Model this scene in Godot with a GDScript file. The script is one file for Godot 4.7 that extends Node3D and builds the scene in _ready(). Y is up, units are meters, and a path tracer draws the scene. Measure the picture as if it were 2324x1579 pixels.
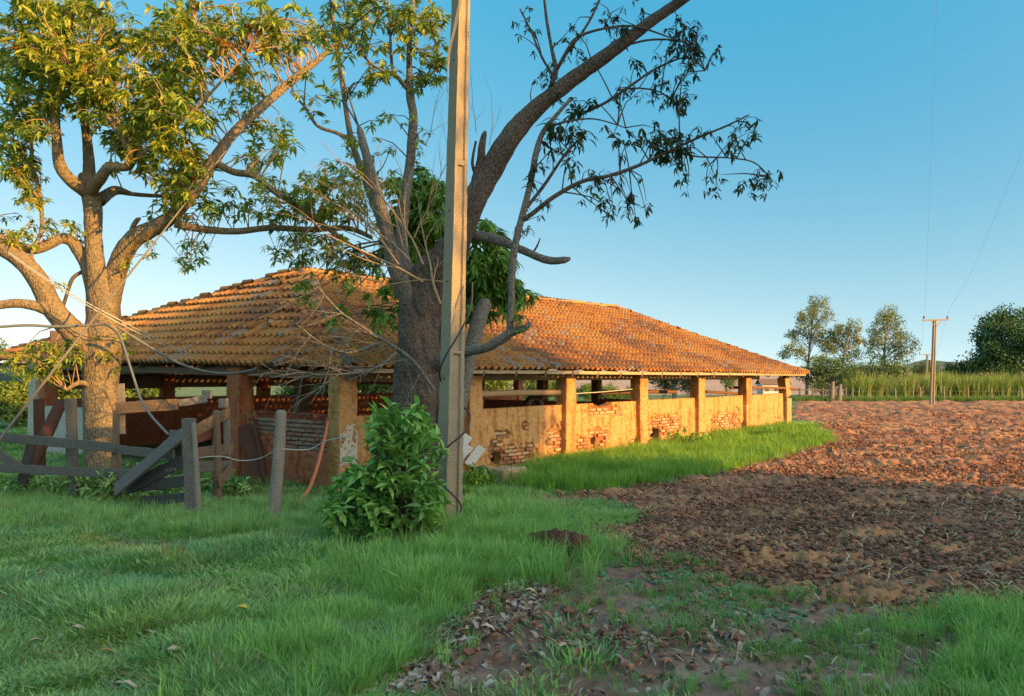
extends Node3D
# An old hip-roofed brick barn beside a ploughed field in low evening sun.
# Pixels (vx, vy) below are read on a 2324 x 1579 view of the photograph; a pixel only gives a direction,
# distances come from the ground, the walls or the usual size of things.

const F := 1900.0
const CAM_H := 1.7
var cam_xf: Transform3D
var rng := RandomNumberGenerator.new()
var nz := FastNoiseLite.new()
var nz2 := FastNoiseLite.new()
var M := {}
var taken := {}

# ------------------------------------------------------------------ helpers: pixels and ground
func ray(vx: float, vy: float) -> Vector3:
	return (cam_xf.basis * Vector3((vx - 1162.0) / F, (789.5 - vy) / F, -1.0)).normalized()

func P(vx: float, vy: float, d: float) -> Vector3:
	var r := ray(vx, vy)
	return cam_xf.origin + r * (d / -r.z)

func sst(a: float, b: float, x: float) -> float:
	return smoothstep(a, b, x)

func gh(x: float, z: float) -> float:
	var d := -z
	var h := -0.2 * sst(8.5, 14.0, d)
	h += 0.2 * exp(-(pow((x - 10.5) / 7.0, 2.0) + pow((d - 29.0) / 7.0, 2.0)))
	h -= 0.43 * sst(32.0, 76.0, d)
	h -= 1.6 * sst(110.0, 190.0, d)
	h += 8.5 * sst(190.0, 420.0, d) * (0.75 + 0.25 * sin(x * 0.008 + 1.0))
	h -= 12.0 * sst(430.0, 800.0, d)
	h += 0.035 * nz.get_noise_2d(x * 9.0, z * 9.0)
	return h

func G(vx: float, vy: float) -> Vector3:
	var r := ray(vx, vy)
	var t := 2.0
	var lo := 2.0
	while t < 900.0:
		var p := cam_xf.origin + r * t
		if p.y < gh(p.x, p.z):
			break
		lo = t
		t *= 1.04
	var hi := t
	for i in 24:
		var m := (lo + hi) * 0.5
		var p := cam_xf.origin + r * m
		if p.y < gh(p.x, p.z):
			hi = m
		else:
			lo = m
	return cam_xf.origin + r * hi

func onground(p: Vector3, up := 0.0) -> Vector3:
	return Vector3(p.x, gh(p.x, p.z) + up, p.z)

# ------------------------------------------------------------------ helpers: mesh building
class MB:
	var v := PackedVector3Array()
	var n := PackedVector3Array()
	var c := PackedColorArray()
	var ix := PackedInt32Array()
	var col := Color.WHITE
	func vert(p: Vector3, nn: Vector3) -> int:
		v.append(p); n.append(nn); c.append(col)
		return v.size() - 1
	func tri(a: int, b: int, d: int) -> void:
		ix.append(a); ix.append(b); ix.append(d)
	func quad(a: Vector3, b: Vector3, d: Vector3, e: Vector3) -> void:
		var nn := (e - a).cross(b - a).normalized()
		var i := vert(a, nn)
		vert(b, nn); vert(d, nn); vert(e, nn)
		tri(i, i + 1, i + 2); tri(i, i + 2, i + 3)
	func tri3(a: Vector3, b: Vector3, d: Vector3) -> void:
		var nn := (d - a).cross(b - a).normalized()
		var i := vert(a, nn)
		vert(b, nn); vert(d, nn)
		tri(i, i + 1, i + 2)
	func mesh(m: Material) -> ArrayMesh:
		var am := ArrayMesh.new()
		if v.is_empty():
			return am
		var arr := []
		arr.resize(Mesh.ARRAY_MAX)
		arr[Mesh.ARRAY_VERTEX] = v
		arr[Mesh.ARRAY_NORMAL] = n
		arr[Mesh.ARRAY_COLOR] = c
		arr[Mesh.ARRAY_INDEX] = ix
		am.add_surface_from_arrays(Mesh.PRIMITIVE_TRIANGLES, arr)
		am.surface_set_material(0, m)
		return am

func coords(h: float, r: float, step: float) -> PackedFloat32Array:
	var a := PackedFloat32Array([-h])
	if r > 0.0:
		a.append(-h + r * 0.4)
		a.append(-h + r)
	var inner := 2.0 * (h - r)
	var k := maxi(1, int(round(inner / step)))
	for i in range(1, k):
		a.append(-h + r + inner * i / k)
	if r > 0.0:
		a.append(h - r)
		a.append(h - r * 0.4)
	a.append(h)
	return a

# a box with rounded, uneven faces
func rough_box(mb: MB, xf: Transform3D, size: Vector3, r := 0.015, step := 0.12, amp := 0.006, freq := 14.0) -> void:
	var h := size * 0.5
	r = minf(r, minf(h.x, minf(h.y, h.z)) * 0.9)
	var axes := [[0, 1, 2], [1, 2, 0], [2, 0, 1]]
	for ax in axes:
		var ua: int = ax[0]
		var va: int = ax[1]
		var wa: int = ax[2]
		var us := coords(h[ua], r, step)
		var vs := coords(h[va], r, step)
		for sgn in [-1.0, 1.0]:
			var base := mb.v.size()
			var nu := us.size()
			var nv := vs.size()
			var pts := PackedVector3Array()
			for j in nv:
				for i in nu:
					var p := Vector3.ZERO
					p[ua] = us[i]; p[va] = vs[j]; p[wa] = sgn * h[wa]
					var q := p.clamp(-h + Vector3.ONE * r, h - Vector3.ONE * r)
					var dd := (p - q).normalized()
					p = q + dd * r
					if amp > 0.0:
						var wp := xf * p
						p += dd * amp * (nz.get_noise_3dv(wp * freq * 5.0) + 0.6 * nz2.get_noise_3dv(wp * freq * 16.0))
					pts.append(xf * p)
			for j in nv:
				for i in nu:
					var du := pts[j * nu + mini(i + 1, nu - 1)] - pts[j * nu + maxi(i - 1, 0)]
					var dv := pts[mini(j + 1, nv - 1) * nu + i] - pts[maxi(j - 1, 0) * nu + i]
					mb.vert(pts[j * nu + i], (du.cross(dv) * sgn).normalized())
			for j in nv - 1:
				for i in nu - 1:
					var a := base + j * nu + i
					if sgn > 0.0:
						mb.tri(a, a + nu, a + 1); mb.tri(a + 1, a + nu, a + nu + 1)
					else:
						mb.tri(a, a + 1, a + nu); mb.tri(a + 1, a + nu + 1, a + nu)

# a board or post from a to b: width across `side`, thickness t
func bar_xf(a: Vector3, b: Vector3, side: Vector3) -> Transform3D:
	var y := (b - a).normalized()
	var x := (side - y * side.dot(y)).normalized()
	var z := x.cross(y).normalized()
	return Transform3D(Basis(x, y, z), (a + b) * 0.5)

func bar(mb: MB, a: Vector3, b: Vector3, w: float, t: float, side := Vector3.UP, amp := 0.006, r := 0.008, step := 0.15) -> void:
	if absf((b - a).normalized().dot(side.normalized())) > 0.98:
		side = Vector3.RIGHT
	rough_box(mb, bar_xf(a, b, side), Vector3(w, (b - a).length(), t), r, step, amp, 9.0)

func spline(ctrl: Array, rad: Array, seg: float) -> Array:
	var op := []
	var orr := []
	var n := ctrl.size()
	for i in n - 1:
		var p0: Vector3 = ctrl[maxi(i - 1, 0)]
		var p1: Vector3 = ctrl[i]
		var p2: Vector3 = ctrl[i + 1]
		var p3: Vector3 = ctrl[mini(i + 2, n - 1)]
		var k := maxi(1, int(ceil(p1.distance_to(p2) / seg)))
		for j in k:
			var t := float(j) / k
			op.append(p1.cubic_interpolate(p2, p0, p3, t))
			orr.append(lerpf(rad[i], rad[i + 1], t))
	op.append(ctrl[n - 1])
	orr.append(rad[n - 1])
	return [op, orr]

func tube(mb: MB, ctrl: Array, rad: Array, sides := 8, seg := 0.1, amp := 0.0, freq := 8.0) -> void:
	var s := spline(ctrl, rad, seg)
	var p: Array = s[0]
	var r: Array = s[1]
	var n := p.size()
	var t: Vector3 = (p[1] - p[0]).normalized()
	var x := t.cross(Vector3(0.3, 0.9, 0.31)).normalized()
	var base := mb.v.size()
	for i in n:
		t = (p[mini(i + 1, n - 1)] - p[maxi(i - 1, 0)]).normalized()
		x = (x - t * x.dot(t)).normalized()
		var y := t.cross(x)
		for k in sides:
			var a := TAU * k / sides
			var dd := x * cos(a) + y * sin(a)
			var rr: float = r[i]
			if amp > 0.0:
				var q: Vector3 = p[i] + dd * rr
				rr *= 1.0 + amp * (nz.get_noise_3d(q.x * freq * 6.0, q.y * freq * 2.6, q.z * freq * 6.0) + 0.8 * (1.0 - 3.0 * absf(nz2.get_noise_3d(q.x * freq * 18.0, q.y * freq * 7.0, q.z * freq * 18.0))) * 0.5)
			mb.vert(p[i] + dd * rr, dd)
	# smooth normals from the displaced surface
	if amp > 0.0:
		for i in n:
			for k in sides:
				var id := base + i * sides + k
				var du := mb.v[base + i * sides + (k + 1) % sides] - mb.v[base + i * sides + (k + sides - 1) % sides]
				var dv := mb.v[base + mini(i + 1, n - 1) * sides + k] - mb.v[base + maxi(i - 1, 0) * sides + k]
				var nn := du.cross(dv).normalized()
				if nn.dot(mb.n[id]) < 0.0:
					nn = -nn
				mb.n[id] = nn
	for i in n - 1:
		for k in sides:
			var a := base + i * sides + k
			var b := base + i * sides + (k + 1) % sides
			mb.tri(a, a + sides, b); mb.tri(b, a + sides, b + sides)
	for e in [0, n - 1]:
		var cc := mb.vert(p[e], (p[e] - p[absi(e - 1)]).normalized())
		for k in sides:
			if e == 0:
				mb.tri(cc, base + k, base + (k + 1) % sides)
			else:
				mb.tri(cc, base + e * sides + (k + 1) % sides, base + e * sides + k)

# a leaf blade: folded along the midrib and bent down towards its tip
func leaf(mb: MB, o: Vector3, dir: Vector3, up: Vector3, ln: float, w: float, droop: float) -> void:
	var side := dir.cross(up).normalized()
	var ts := [0.0, 0.28, 0.62, 1.0]
	var ws := [0.12, 0.95, 0.85, 0.0]
	var d := dir.normalized()
	var prev := o
	var last := 0.0
	var rows := []
	for i in 4:
		var stp: float = (ts[i] - last) * ln
		last = ts[i]
		prev += d * stp
		d = (d - Vector3.UP * droop * 0.45).normalized()
		var nn := side.cross(d).normalized()
		var hw: float = ws[i] * w * 0.5
		rows.append([prev - side * hw + nn * hw * 0.45, prev, prev + side * hw + nn * hw * 0.45, nn])
	for i in 3:
		var a: Array = rows[i]
		var b: Array = rows[i + 1]
		mb.quad(a[0], b[0], b[1], a[1])
		mb.quad(a[1], b[1], b[2], a[2])

# ------------------------------------------------------------------ helpers: nodes
func numbered(called: String) -> String:
	var k: int = taken.get(called, 0)
	taken[called] = k + 1
	return called if k == 0 else "%s_%03d" % [called, k]

func tag(o: Node, label: String, category: String, group := "", kind := "") -> void:
	if label: o.set_meta("label", label)
	if category: o.set_meta("category", category)
	if group: o.set_meta("group", group)
	if kind: o.set_meta("kind", kind)

func thing(called: String, label: String, category: String, at := Vector3.ZERO, group := "") -> Node3D:
	var o := Node3D.new()
	o.name = numbered(called)
	add_child(o)
	o.position = at
	tag(o, label, category, group)
	return o

# commits a builder as one mesh; points are world points, the node sits at its parent's place
func obj(called: String, mb: MB, m: Material, parent: Node3D) -> MeshInstance3D:
	var o := MeshInstance3D.new()
	o.name = called if parent != self else numbered(called)
	parent.add_child(o, true)
	var off := o.global_position
	if off != Vector3.ZERO:
		for i in mb.v.size():
			mb.v[i] -= off
	o.mesh = mb.mesh(m)
	return o

func put(called: String, mesh: Mesh, xf: Transform3D, parent: Node3D, m: Material = null) -> MeshInstance3D:
	var o := MeshInstance3D.new()
	o.name = called
	parent.add_child(o, true)
	o.mesh = mesh
	o.global_transform = xf
	if m: o.material_override = m
	return o

func many(called: String, mesh: Mesh, xfs: Array, cols: Array, parent: Node3D) -> MultiMeshInstance3D:
	if xfs.is_empty():
		return null
	var mm := MultiMesh.new()
	mm.transform_format = MultiMesh.TRANSFORM_3D
	mm.use_colors = true
	mm.mesh = mesh
	mm.instance_count = xfs.size()
	var o := MultiMeshInstance3D.new()
	o.name = called if parent != self else numbered(called)
	parent.add_child(o, true)
	var off := o.global_position
	for i in xfs.size():
		var x: Transform3D = xfs[i]
		x.origin -= off
		mm.set_instance_transform(i, x)
		mm.set_instance_color(i, cols[i])
	o.multimesh = mm
	o.set_meta("kind", "stuff")
	return o

# pieces that can be told apart: the nearest `limit` are meshes of their own, the rest one part of stuff
func pieces(called: String, rest: String, meshes: Array, mats: Array, items: Array, parent: Node3D, limit := 300) -> void:
	# items: [Transform3D, colour index, mesh index]
	items.sort_custom(func(a, b): return (a[0].origin - cam_xf.origin).length_squared() < (b[0].origin - cam_xf.origin).length_squared())
	var k := mini(limit, items.size())
	for i in k:
		put(called, meshes[items[i][2]], items[i][0], parent, mats[items[i][1]])
	for mi in meshes.size():
		for ci in mats.size():
			var xs := []
			var cs := []
			for i in range(k, items.size()):
				if items[i][2] == mi and items[i][1] == ci:
					xs.append(items[i][0]); cs.append(Color.WHITE)
			if xs.size():
				var o := many(rest, meshes[mi], xs, cs, parent)
				o.material_override = mats[ci]

# ------------------------------------------------------------------ helpers: materials
func ntex(sd: int, freq: float, ramp: Array, size := 512, octaves := 5, kind := FastNoiseLite.TYPE_SIMPLEX_SMOOTH, stretch := Vector2.ONE) -> ImageTexture:
	var f := FastNoiseLite.new()
	f.seed = sd
	f.noise_type = kind
	f.frequency = freq
	f.fractal_octaves = octaves
	var img := f.get_seamless_image(size, size)
	img.convert(Image.FORMAT_L8)
	if stretch != Vector2.ONE:
		var w := int(size / stretch.x)
		var hh := int(size / stretch.y)
		img = img.get_region(Rect2i(0, 0, w, hh))
		img.resize(size, size, Image.INTERPOLATE_CUBIC)
	var src := img.get_data()
	var lut := []
	for i in 256:
		var t := i / 255.0 * (ramp.size() - 1)
		var k := mini(int(t), ramp.size() - 2)
		var a: Color = ramp[k]
		var b: Color = ramp[k + 1]
		lut.append(a.lerp(b, t - k).linear_to_srgb())
	var out := PackedByteArray()
	out.resize(size * size * 3)
	for i in size * size:
		var c: Color = lut[src[i]]
		out[i * 3] = c.r8; out[i * 3 + 1] = c.g8; out[i * 3 + 2] = c.b8
	return ImageTexture.create_from_image(Image.create_from_data(size, size, false, Image.FORMAT_RGB8, out))

func g1(x: float) -> Color:
	return Color(x, x, x)

func lin(r: float, g: float, b: float) -> Color:
	return Color(r, g, b).linear_to_srgb()

func mat(c: Color, rough := 0.9, tex: Texture2D = null, scale := 1.0, bump: Texture2D = null, bump_cm := 1.0, vcol := false) -> StandardMaterial3D:
	var m := StandardMaterial3D.new()
	m.albedo_color = c.linear_to_srgb()
	m.roughness = rough
	m.metallic_specular = 0.35
	m.vertex_color_use_as_albedo = vcol
	if tex or bump:
		m.uv1_triplanar = true
		m.uv1_world_triplanar = true
		m.uv1_scale = Vector3.ONE * scale
	if tex: m.albedo_texture = tex
	if bump:
		m.heightmap_enabled = true
		m.heightmap_texture = bump
		m.heightmap_scale = bump_cm
	return m

func leafmat(c: Color, through: Color, vcol := true, rough := 0.55) -> StandardMaterial3D:
	var m := StandardMaterial3D.new()
	m.albedo_color = c.linear_to_srgb()
	m.roughness = rough
	m.metallic_specular = 0.4
	m.vertex_color_use_as_albedo = vcol
	m.cull_mode = BaseMaterial3D.CULL_DISABLED
	m.backlight_enabled = true
	m.backlight = through.linear_to_srgb()
	return m

func rnd(a: float, b: float) -> float:
	return rng.randf_range(a, b)

func tint(c: Color, amt: float) -> Color:
	var k := 1.0 + rnd(-amt, amt)
	return Color(c.r * k * (1.0 + rnd(-amt, amt) * 0.3), c.g * k, c.b * k * (1.0 + rnd(-amt, amt) * 0.3))

# ------------------------------------------------------------------ materials
func make_materials() -> void:
	var fine := ntex(11, 0.02, [g1(0.55), g1(0.85), g1(1.0), g1(1.15)], 512, 6)
	var fineb := ntex(12, 0.03, [g1(0.0), g1(1.0)], 512, 6)
	var plaster_t := ntex(21, 0.010, [Color(0.34, 0.24, 0.18), Color(0.72, 0.58, 0.46), Color(1.0, 0.95, 0.9), Color(1.05, 1.02, 0.98), Color(0.8, 0.66, 0.52), Color(0.55, 0.42, 0.32)], 1024, 8)
	var cellb := ntex(31, 0.03, [g1(0.0), g1(0.6), g1(1.0)], 512, 3, FastNoiseLite.TYPE_CELLULAR)
	var bark_t := ntex(41, 0.025, [g1(0.2), g1(0.6), g1(1.1), g1(1.5)], 512, 6, FastNoiseLite.TYPE_SIMPLEX_SMOOTH, Vector2(1.0, 1.6))
	var bark_b := ntex(42, 0.03, [g1(0.0), g1(0.35), g1(1.0)], 512, 5, FastNoiseLite.TYPE_CELLULAR, Vector2(1.0, 2.0))
	var wood_t := ntex(51, 0.02, [g1(0.25), g1(0.8), g1(1.15), g1(0.6), g1(1.3)], 512, 7, FastNoiseLite.TYPE_SIMPLEX_SMOOTH, Vector2(1.0, 1.0))
	var conc_t := ntex(61, 0.03, [Color(0.3, 0.28, 0.25), Color(0.7, 0.66, 0.6), Color(1.0, 1.0, 1.0), Color(1.15, 1.1, 1.0)], 512, 8)
	var tile_t := ntex(71, 0.02, [Color(0.35, 0.33, 0.33), Color(0.8, 0.75, 0.72), Color(1.0, 1.0, 1.0), Color(1.1, 0.95, 0.85)], 512, 6)
	var soil_t := ntex(81, 0.02, [g1(0.55), g1(0.85), g1(1.1), g1(1.4)], 512, 7)
	M.plaster = mat(Color(0.50, 0.28, 0.115), 0.92, plaster_t, 0.55, fineb, 2.0, true)
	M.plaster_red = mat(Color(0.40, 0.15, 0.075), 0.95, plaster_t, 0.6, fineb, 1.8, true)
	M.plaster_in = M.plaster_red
	M.whitewash = mat(Color(0.55, 0.49, 0.42), 0.95, plaster_t, 0.8, fineb, 1.5)
	M.column_rough = M.plaster
	M.mortar = mat(Color(0.34, 0.24, 0.17), 0.97, plaster_t, 1.0, fineb, 2.5)
	for i in 5:
		var c: Color = [Color(0.47, 0.23, 0.11), Color(0.52, 0.29, 0.15), Color(0.40, 0.17, 0.085), Color(0.53, 0.33, 0.18), Color(0.34, 0.15, 0.085)][i]
		M["brick%d" % i] = mat(c, 0.95, fine, 2.0, fineb, 0.8)
		c = [Color(0.31, 0.25, 0.2), Color(0.28, 0.22, 0.175), Color(0.33, 0.23, 0.17), Color(0.25, 0.18, 0.14), Color(0.3, 0.19, 0.13)][i]
		M["greybrick%d" % i] = mat(c, 0.97, plaster_t, 1.5, fineb, 2.0)
	for i in 7:
		var c: Color = [Color(0.47, 0.21, 0.06), Color(0.39, 0.165, 0.055), Color(0.53, 0.26, 0.075), Color(0.29, 0.13, 0.06), Color(0.44, 0.23, 0.085), Color(0.21, 0.11, 0.065), Color(0.33, 0.24, 0.18)][i]
		M["tile%d" % i] = mat(c, 0.9, tile_t, 1.3, fineb, 0.6)
	M.cap = mat(Color(0.36, 0.2, 0.11), 0.92, tile_t, 1.7, fineb, 1.0)
	M.cap_dark = mat(Color(0.20, 0.13, 0.085), 0.95, tile_t, 1.7, fineb, 1.2)
	M.fascia = mat(Color(0.48, 0.36, 0.24), 0.85, wood_t, 1.5)
	M.beam = mat(Color(0.21, 0.135, 0.085), 0.9, wood_t, 1.0)
	M.log = mat(Color(0.45, 0.28, 0.15), 0.85, wood_t, 1.5, fineb, 0.6)
	M.rail = mat(Color(0.22, 0.11, 0.06), 0.8, wood_t, 1.5)
	M.wood_grey = mat(Color(0.15, 0.128, 0.11), 0.9, wood_t, 1.6, bark_b, 0.5)
	M.wood_pale = mat(Color(0.26, 0.21, 0.165), 0.9, wood_t, 1.8, bark_b, 0.6)
	M.wood_brown = mat(Color(0.19, 0.12, 0.075), 0.9, wood_t, 1.6, bark_b, 0.5)
	M.wood_red = mat(Color(0.13, 0.055, 0.035), 0.9, wood_t, 1.6, bark_b, 0.5)
	M.wood_dark = mat(Color(0.085, 0.075, 0.07), 0.9, wood_t, 1.6, bark_b, 0.5)
	M.bark_left = mat(Color(0.30, 0.22, 0.135), 0.92, bark_t, 1.9, bark_b, 5.0)
	M.bark_mid = mat(Color(0.19, 0.135, 0.105), 0.94, bark_t, 2.2, bark_b, 7.0)
	M.bark_grey = mat(Color(0.25, 0.21, 0.175), 0.93, bark_t, 2.4, bark_b, 4.5)
	M.twig = mat(Color(0.42, 0.27, 0.15), 0.9, fine, 3.0)
	M.twig_dark = mat(Color(0.12, 0.09, 0.075), 0.9, fine, 3.0)
	M.concrete = mat(Color(0.40, 0.315, 0.22), 0.94, conc_t, 3.2, fineb, 0.9)
	M.concrete_far = M.concrete
	M.trough = mat(Color(0.42, 0.30, 0.19), 0.95, plaster_t, 1.0, fineb, 1.5)
	M.slab = mat(Color(0.60, 0.55, 0.50), 0.92, conc_t, 2.0, fineb, 1.2)
	M.cable = mat(Color(0.05, 0.05, 0.052), 0.55)
	M.cable_grey = mat(Color(0.17, 0.165, 0.16), 0.6)
	M.cable_white = mat(Color(0.5, 0.48, 0.43), 0.6)
	M.rope = mat(Color(0.27, 0.23, 0.19), 0.9, fine, 5.0)
	M.hose = mat(Color(0.62, 0.17, 0.07), 0.45)
	M.rubber = mat(Color(0.02, 0.02, 0.021), 0.8)
	M.soil = mat(Color(1, 1, 1), 0.97, soil_t, 0.9, soil_t, 3.0, true)
	M.clod = mat(Color(1, 1, 1), 0.97, soil_t, 2.0, null, 1.0, true)
	M.litter = mat(Color(1, 1, 1), 0.9, null, 1.0, null, 1.0, true)
	M.deadwood = mat(Color(0.13, 0.05, 0.032), 0.92, bark_t, 2.5, bark_b, 2.0)
	M.grass = leafmat(Color(1, 1, 1), Color(0.55, 0.75, 0.25), true, 0.6)
	M.leaf = leafmat(Color(1, 1, 1), Color(0.5, 0.6, 0.18), true, 0.5)
	M.far_leaf = leafmat(Color(1, 1, 1), Color(0.35, 0.42, 0.15), true, 0.7)
	M.steel = mat(Color(0.22, 0.22, 0.22), 0.5)
	M.paintwhite = mat(Color(0.6, 0.58, 0.55), 0.8)
	M.sheet = mat(Color(0.32, 0.36, 0.42), 0.5, fine, 1.0)

# ------------------------------------------------------------------ ground
var field_poly := PackedVector2Array()
var dirt_poly := PackedVector2Array()
var weed_poly := PackedVector2Array()
var patch_poly := PackedVector2Array()

func poly(px: Array) -> PackedVector2Array:
	var o := PackedVector2Array()
	for q in px:
		var p := G(q[0], q[1])
		o.append(Vector2(p.x, p.z))
	return o

func inside(pl: PackedVector2Array, x: float, z: float, wob := 0.25) -> bool:
	var o := Vector2(nz.get_noise_2d(x * 40.0, z * 40.0) + 0.6 * nz.get_noise_2d(x * 110.0, z * 110.0), nz.get_noise_2d(x * 40.0 + 99.0, z * 40.0) + 0.6 * nz.get_noise_2d(x * 110.0 + 50.0, z * 110.0))
	return Geometry2D.is_point_in_polygon(Vector2(x, z) + o * wob, pl)

# 0 grass, 1 ploughed soil, 2 bare dirt, 3 weeds on dirt
func surf(x: float, z: float) -> int:
	if Geometry2D.is_point_in_polygon(Vector2(x, z), patch_poly):
		return 0
	if inside(field_poly, x, z, 0.35):
		return 1
	if inside(dirt_poly, x, z, 0.22):
		return 2
	if inside(weed_poly, x, z, 0.25):
		return 3
	return 0

func make_ground() -> void:
	# the edge of the ploughed field, read along the ground
	var fp := [[2700, 904], [1812, 904], [1795, 940], [1880, 995], [1860, 1015], [1720, 1047], [1600, 1082], [1450, 1104], [1330, 1118], [1225, 1124], [1215, 1132], [1290, 1150], [1400, 1172], [1330, 1215], [1400, 1246], [1500, 1292], [1680, 1312], [1850, 1356], [2100, 1392], [2324, 1372], [2900, 1372]]
	field_poly = poly(fp)
	dirt_poly = poly([[820, 1680], [870, 1570], [930, 1470], [1000, 1390], [1080, 1335], [1170, 1325], [1270, 1335], [1290, 1400], [1400, 1430], [1420, 1490], [1540, 1530], [1600, 1680]])
	weed_poly = poly([[1230, 1335], [1180, 1290], [1300, 1262], [1400, 1246], [1500, 1290], [1680, 1310], [1850, 1356], [2100, 1392], [2324, 1372], [2900, 1372], [2900, 1800], [1400, 1800], [1300, 1500]])
	patch_poly = poly([[1290, 1152], [1350, 1144], [1430, 1152], [1462, 1178], [1440, 1196], [1370, 1200], [1310, 1186]])
	var angs := PackedFloat32Array()
	var front := 620
	for i in front + 1:
		angs.append(deg_to_rad(-48.0 + 96.0 * i / front))
	for i in range(1, 48):
		angs.append(deg_to_rad(48.0 + 264.0 * i / 48.0))
	var rads := PackedFloat32Array([0.8, 1.4, 2.0, 2.6, 3.1, 3.5, 3.8])
	var y := 1700.0
	while y > 884.0:
		rads.append(1.75 * F / (y - 858.0))
		y -= 2.0 if y > 1000.0 else 1.2
	var rr := rads[rads.size() - 1]
	while rr < 2400.0:
		rr *= 1.09
		rads.append(rr)
	var na := angs.size()
	var nr := rads.size()
	var pts := PackedVector3Array()
	var cols := PackedColorArray()
	var kinds := PackedByteArray()
	pts.resize(na * nr); cols.resize(na * nr); kinds.resize(na * nr)
	for j in nr:
		var r := rads[j]
		for i in na:
			var a := angs[i]
			var x := r * sin(a)
			var z := -r * cos(a)
			var h := gh(x, z)
			var k := 0
			var big := i > front
			var c := Color(0.05, 0.06, 0.022)
			if not big and r < 160.0:
				k = surf(x, z)
			elif big and r > 6.0 and x > 8.0 and r < 90.0:
				k = 1
			var v1 := nz.get_noise_2d(x * 30.0, z * 30.0)
			var v2 := nz2.get_noise_2d(x * 160.0, z * 160.0)
			if k == 1:
				var ridge := 0.0
				var fl := sst(125.0, 90.0, r)
				if not big:
					ridge = (0.05 + 0.05 * sst(22.0, 50.0, r)) * sin((x * 0.12 + z) * (2.4 if r < 40.0 else 1.1) + 3.0 * nz.get_noise_2d(x * 4.0, z * 10.0)) * sst(10.0, 18.0, r)
					ridge += 0.09 * nz.get_noise_2d(x * 9.0, z * 26.0)
					ridge += 0.07 * nz.get_noise_2d(x * 45.0, z * 90.0) + 0.05 * nz2.get_noise_2d(x * 110.0, z * 140.0) + 0.022 * nz2.get_noise_2d(x * 260.0, z * 280.0) * sst(40.0, 10.0, r)
				h += ridge * fl
				c = Color(0.27, 0.108, 0.064).lerp(Color(0.47, 0.225, 0.095), clampf(0.45 + 0.5 * v1 + 0.9 * nz.get_noise_2d(x * 3.0, z * 14.0) + 0.35 * v2, 0.0, 1.0))
			elif k == 2 or k == 3:
				h += 0.02 * v1 + 0.018 * v2 - (0.03 if k == 2 else 0.0)
				c = Color(0.21, 0.105, 0.078).lerp(Color(0.30, 0.18, 0.125), clampf(0.5 + 0.9 * v1, 0.0, 1.0))
			else:
				h += 0.02 * v1 + 0.01 * v2
				c = Color(0.15, 0.17, 0.07).lerp(Color(0.12, 0.2, 0.065), clampf(0.5 + 0.7 * v1, 0.0, 1.0))
				if r > 88.0:
					c = Color(0.12, 0.17, 0.05)
				if r > 175.0 and r < 440.0 and x > -40.0 + 30.0 * v1:
					c = Color(0.52, 0.34, 0.25).lerp(Color(0.42, 0.27, 0.19), clampf(0.5 + 0.5 * sin((x * 0.35 + z) * 0.16) + 0.4 * v1, 0.0, 1.0))
				elif r >= 175.0:
					c = Color(0.16, 0.2, 0.08)
			pts[j * na + i] = Vector3(x, h, z)
			cols[j * na + i] = c
			kinds[j * na + i] = k
	var nrm := PackedVector3Array()
	nrm.resize(na * nr)
	for j in nr:
		for i in na:
			var du := pts[j * na + (i + 1) % na] - pts[j * na + (i + na - 1) % na]
			var dv := pts[mini(j + 1, nr - 1) * na + i] - pts[maxi(j - 1, 0) * na + i]
			var nn := du.cross(dv).normalized()
			nrm[j * na + i] = nn if nn.y > 0.0 else -nn
	var sets := [MB.new(), MB.new()]
	var maps := [PackedInt32Array(), PackedInt32Array()]
	for s in 2:
		maps[s].resize(na * nr)
		maps[s].fill(-1)
	for j in nr - 1:
		for i in na:
			var q := [j * na + i, j * na + (i + 1) % na, (j + 1) * na + i, (j + 1) * na + (i + 1) % na]
			var s := 1 if kinds[q[0]] == 1 else 0
			var mb: MB = sets[s]
			var id := []
			for e in 4:
				if maps[s][q[e]] < 0:
					mb.col = cols[q[e]]
					maps[s][q[e]] = mb.vert(pts[q[e]], nrm[q[e]])
				id.append(maps[s][q[e]])
			mb.tri(id[0], id[2], id[1]); mb.tri(id[1], id[2], id[3])
	var m0: MB = sets[0]
	m0.col = Color(0.06, 0.06, 0.03)
	var cc := m0.vert(Vector3(0, gh(0, 0), 0), Vector3.UP)
	for i in na:
		m0.tri(cc, maps[0][i], maps[0][(i + 1) % na])
	var g := obj("ground", m0, M.soil, self)
	tag(g, "grassy earth ground of the farmyard reaching to the far pasture", "ground", "", "structure")
	var f := obj("plowed_field", sets[1], M.soil, self)
	tag(f, "ploughed red-brown field of broken clods beside the barn", "field", "", "structure")
	# far hills
	var hm := MB.new()
	for L in [[900.0, 9.0, 3], [1400.0, 22.0, 4], [1900.0, 36.0, 5]]:
		var prev := []
		for i in 241:
			var a := deg_to_rad(-70.0 + 140.0 * i / 240.0)
			var D: float = L[0]
			var hh: float = L[1] * (0.55 + 0.9 * nz.get_noise_2d(i * 0.9, L[2] * 77.0) + 0.25 * nz.get_noise_2d(i * 4.0, L[2] * 31.0) + 0.3 * sst(0.0, 0.6, a))
			var row := [Vector3(sin(a) * D * 0.8, -25.0, -cos(a) * D * 0.8), Vector3(sin(a) * D, hh, -cos(a) * D), Vector3(sin(a) * D * 1.3, -30.0, -cos(a) * D * 1.3)]
			if prev.size():
				hm.quad(prev[0], prev[1], row[1], row[0])
				hm.quad(prev[1], prev[2], row[2], row[1])
			prev = row
	var ho := obj("hills", hm, mat(Color(0.10, 0.13, 0.07), 0.95), self)
	tag(ho, "low wooded hills far off under pale blue haze", "hills", "", "structure")

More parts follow.
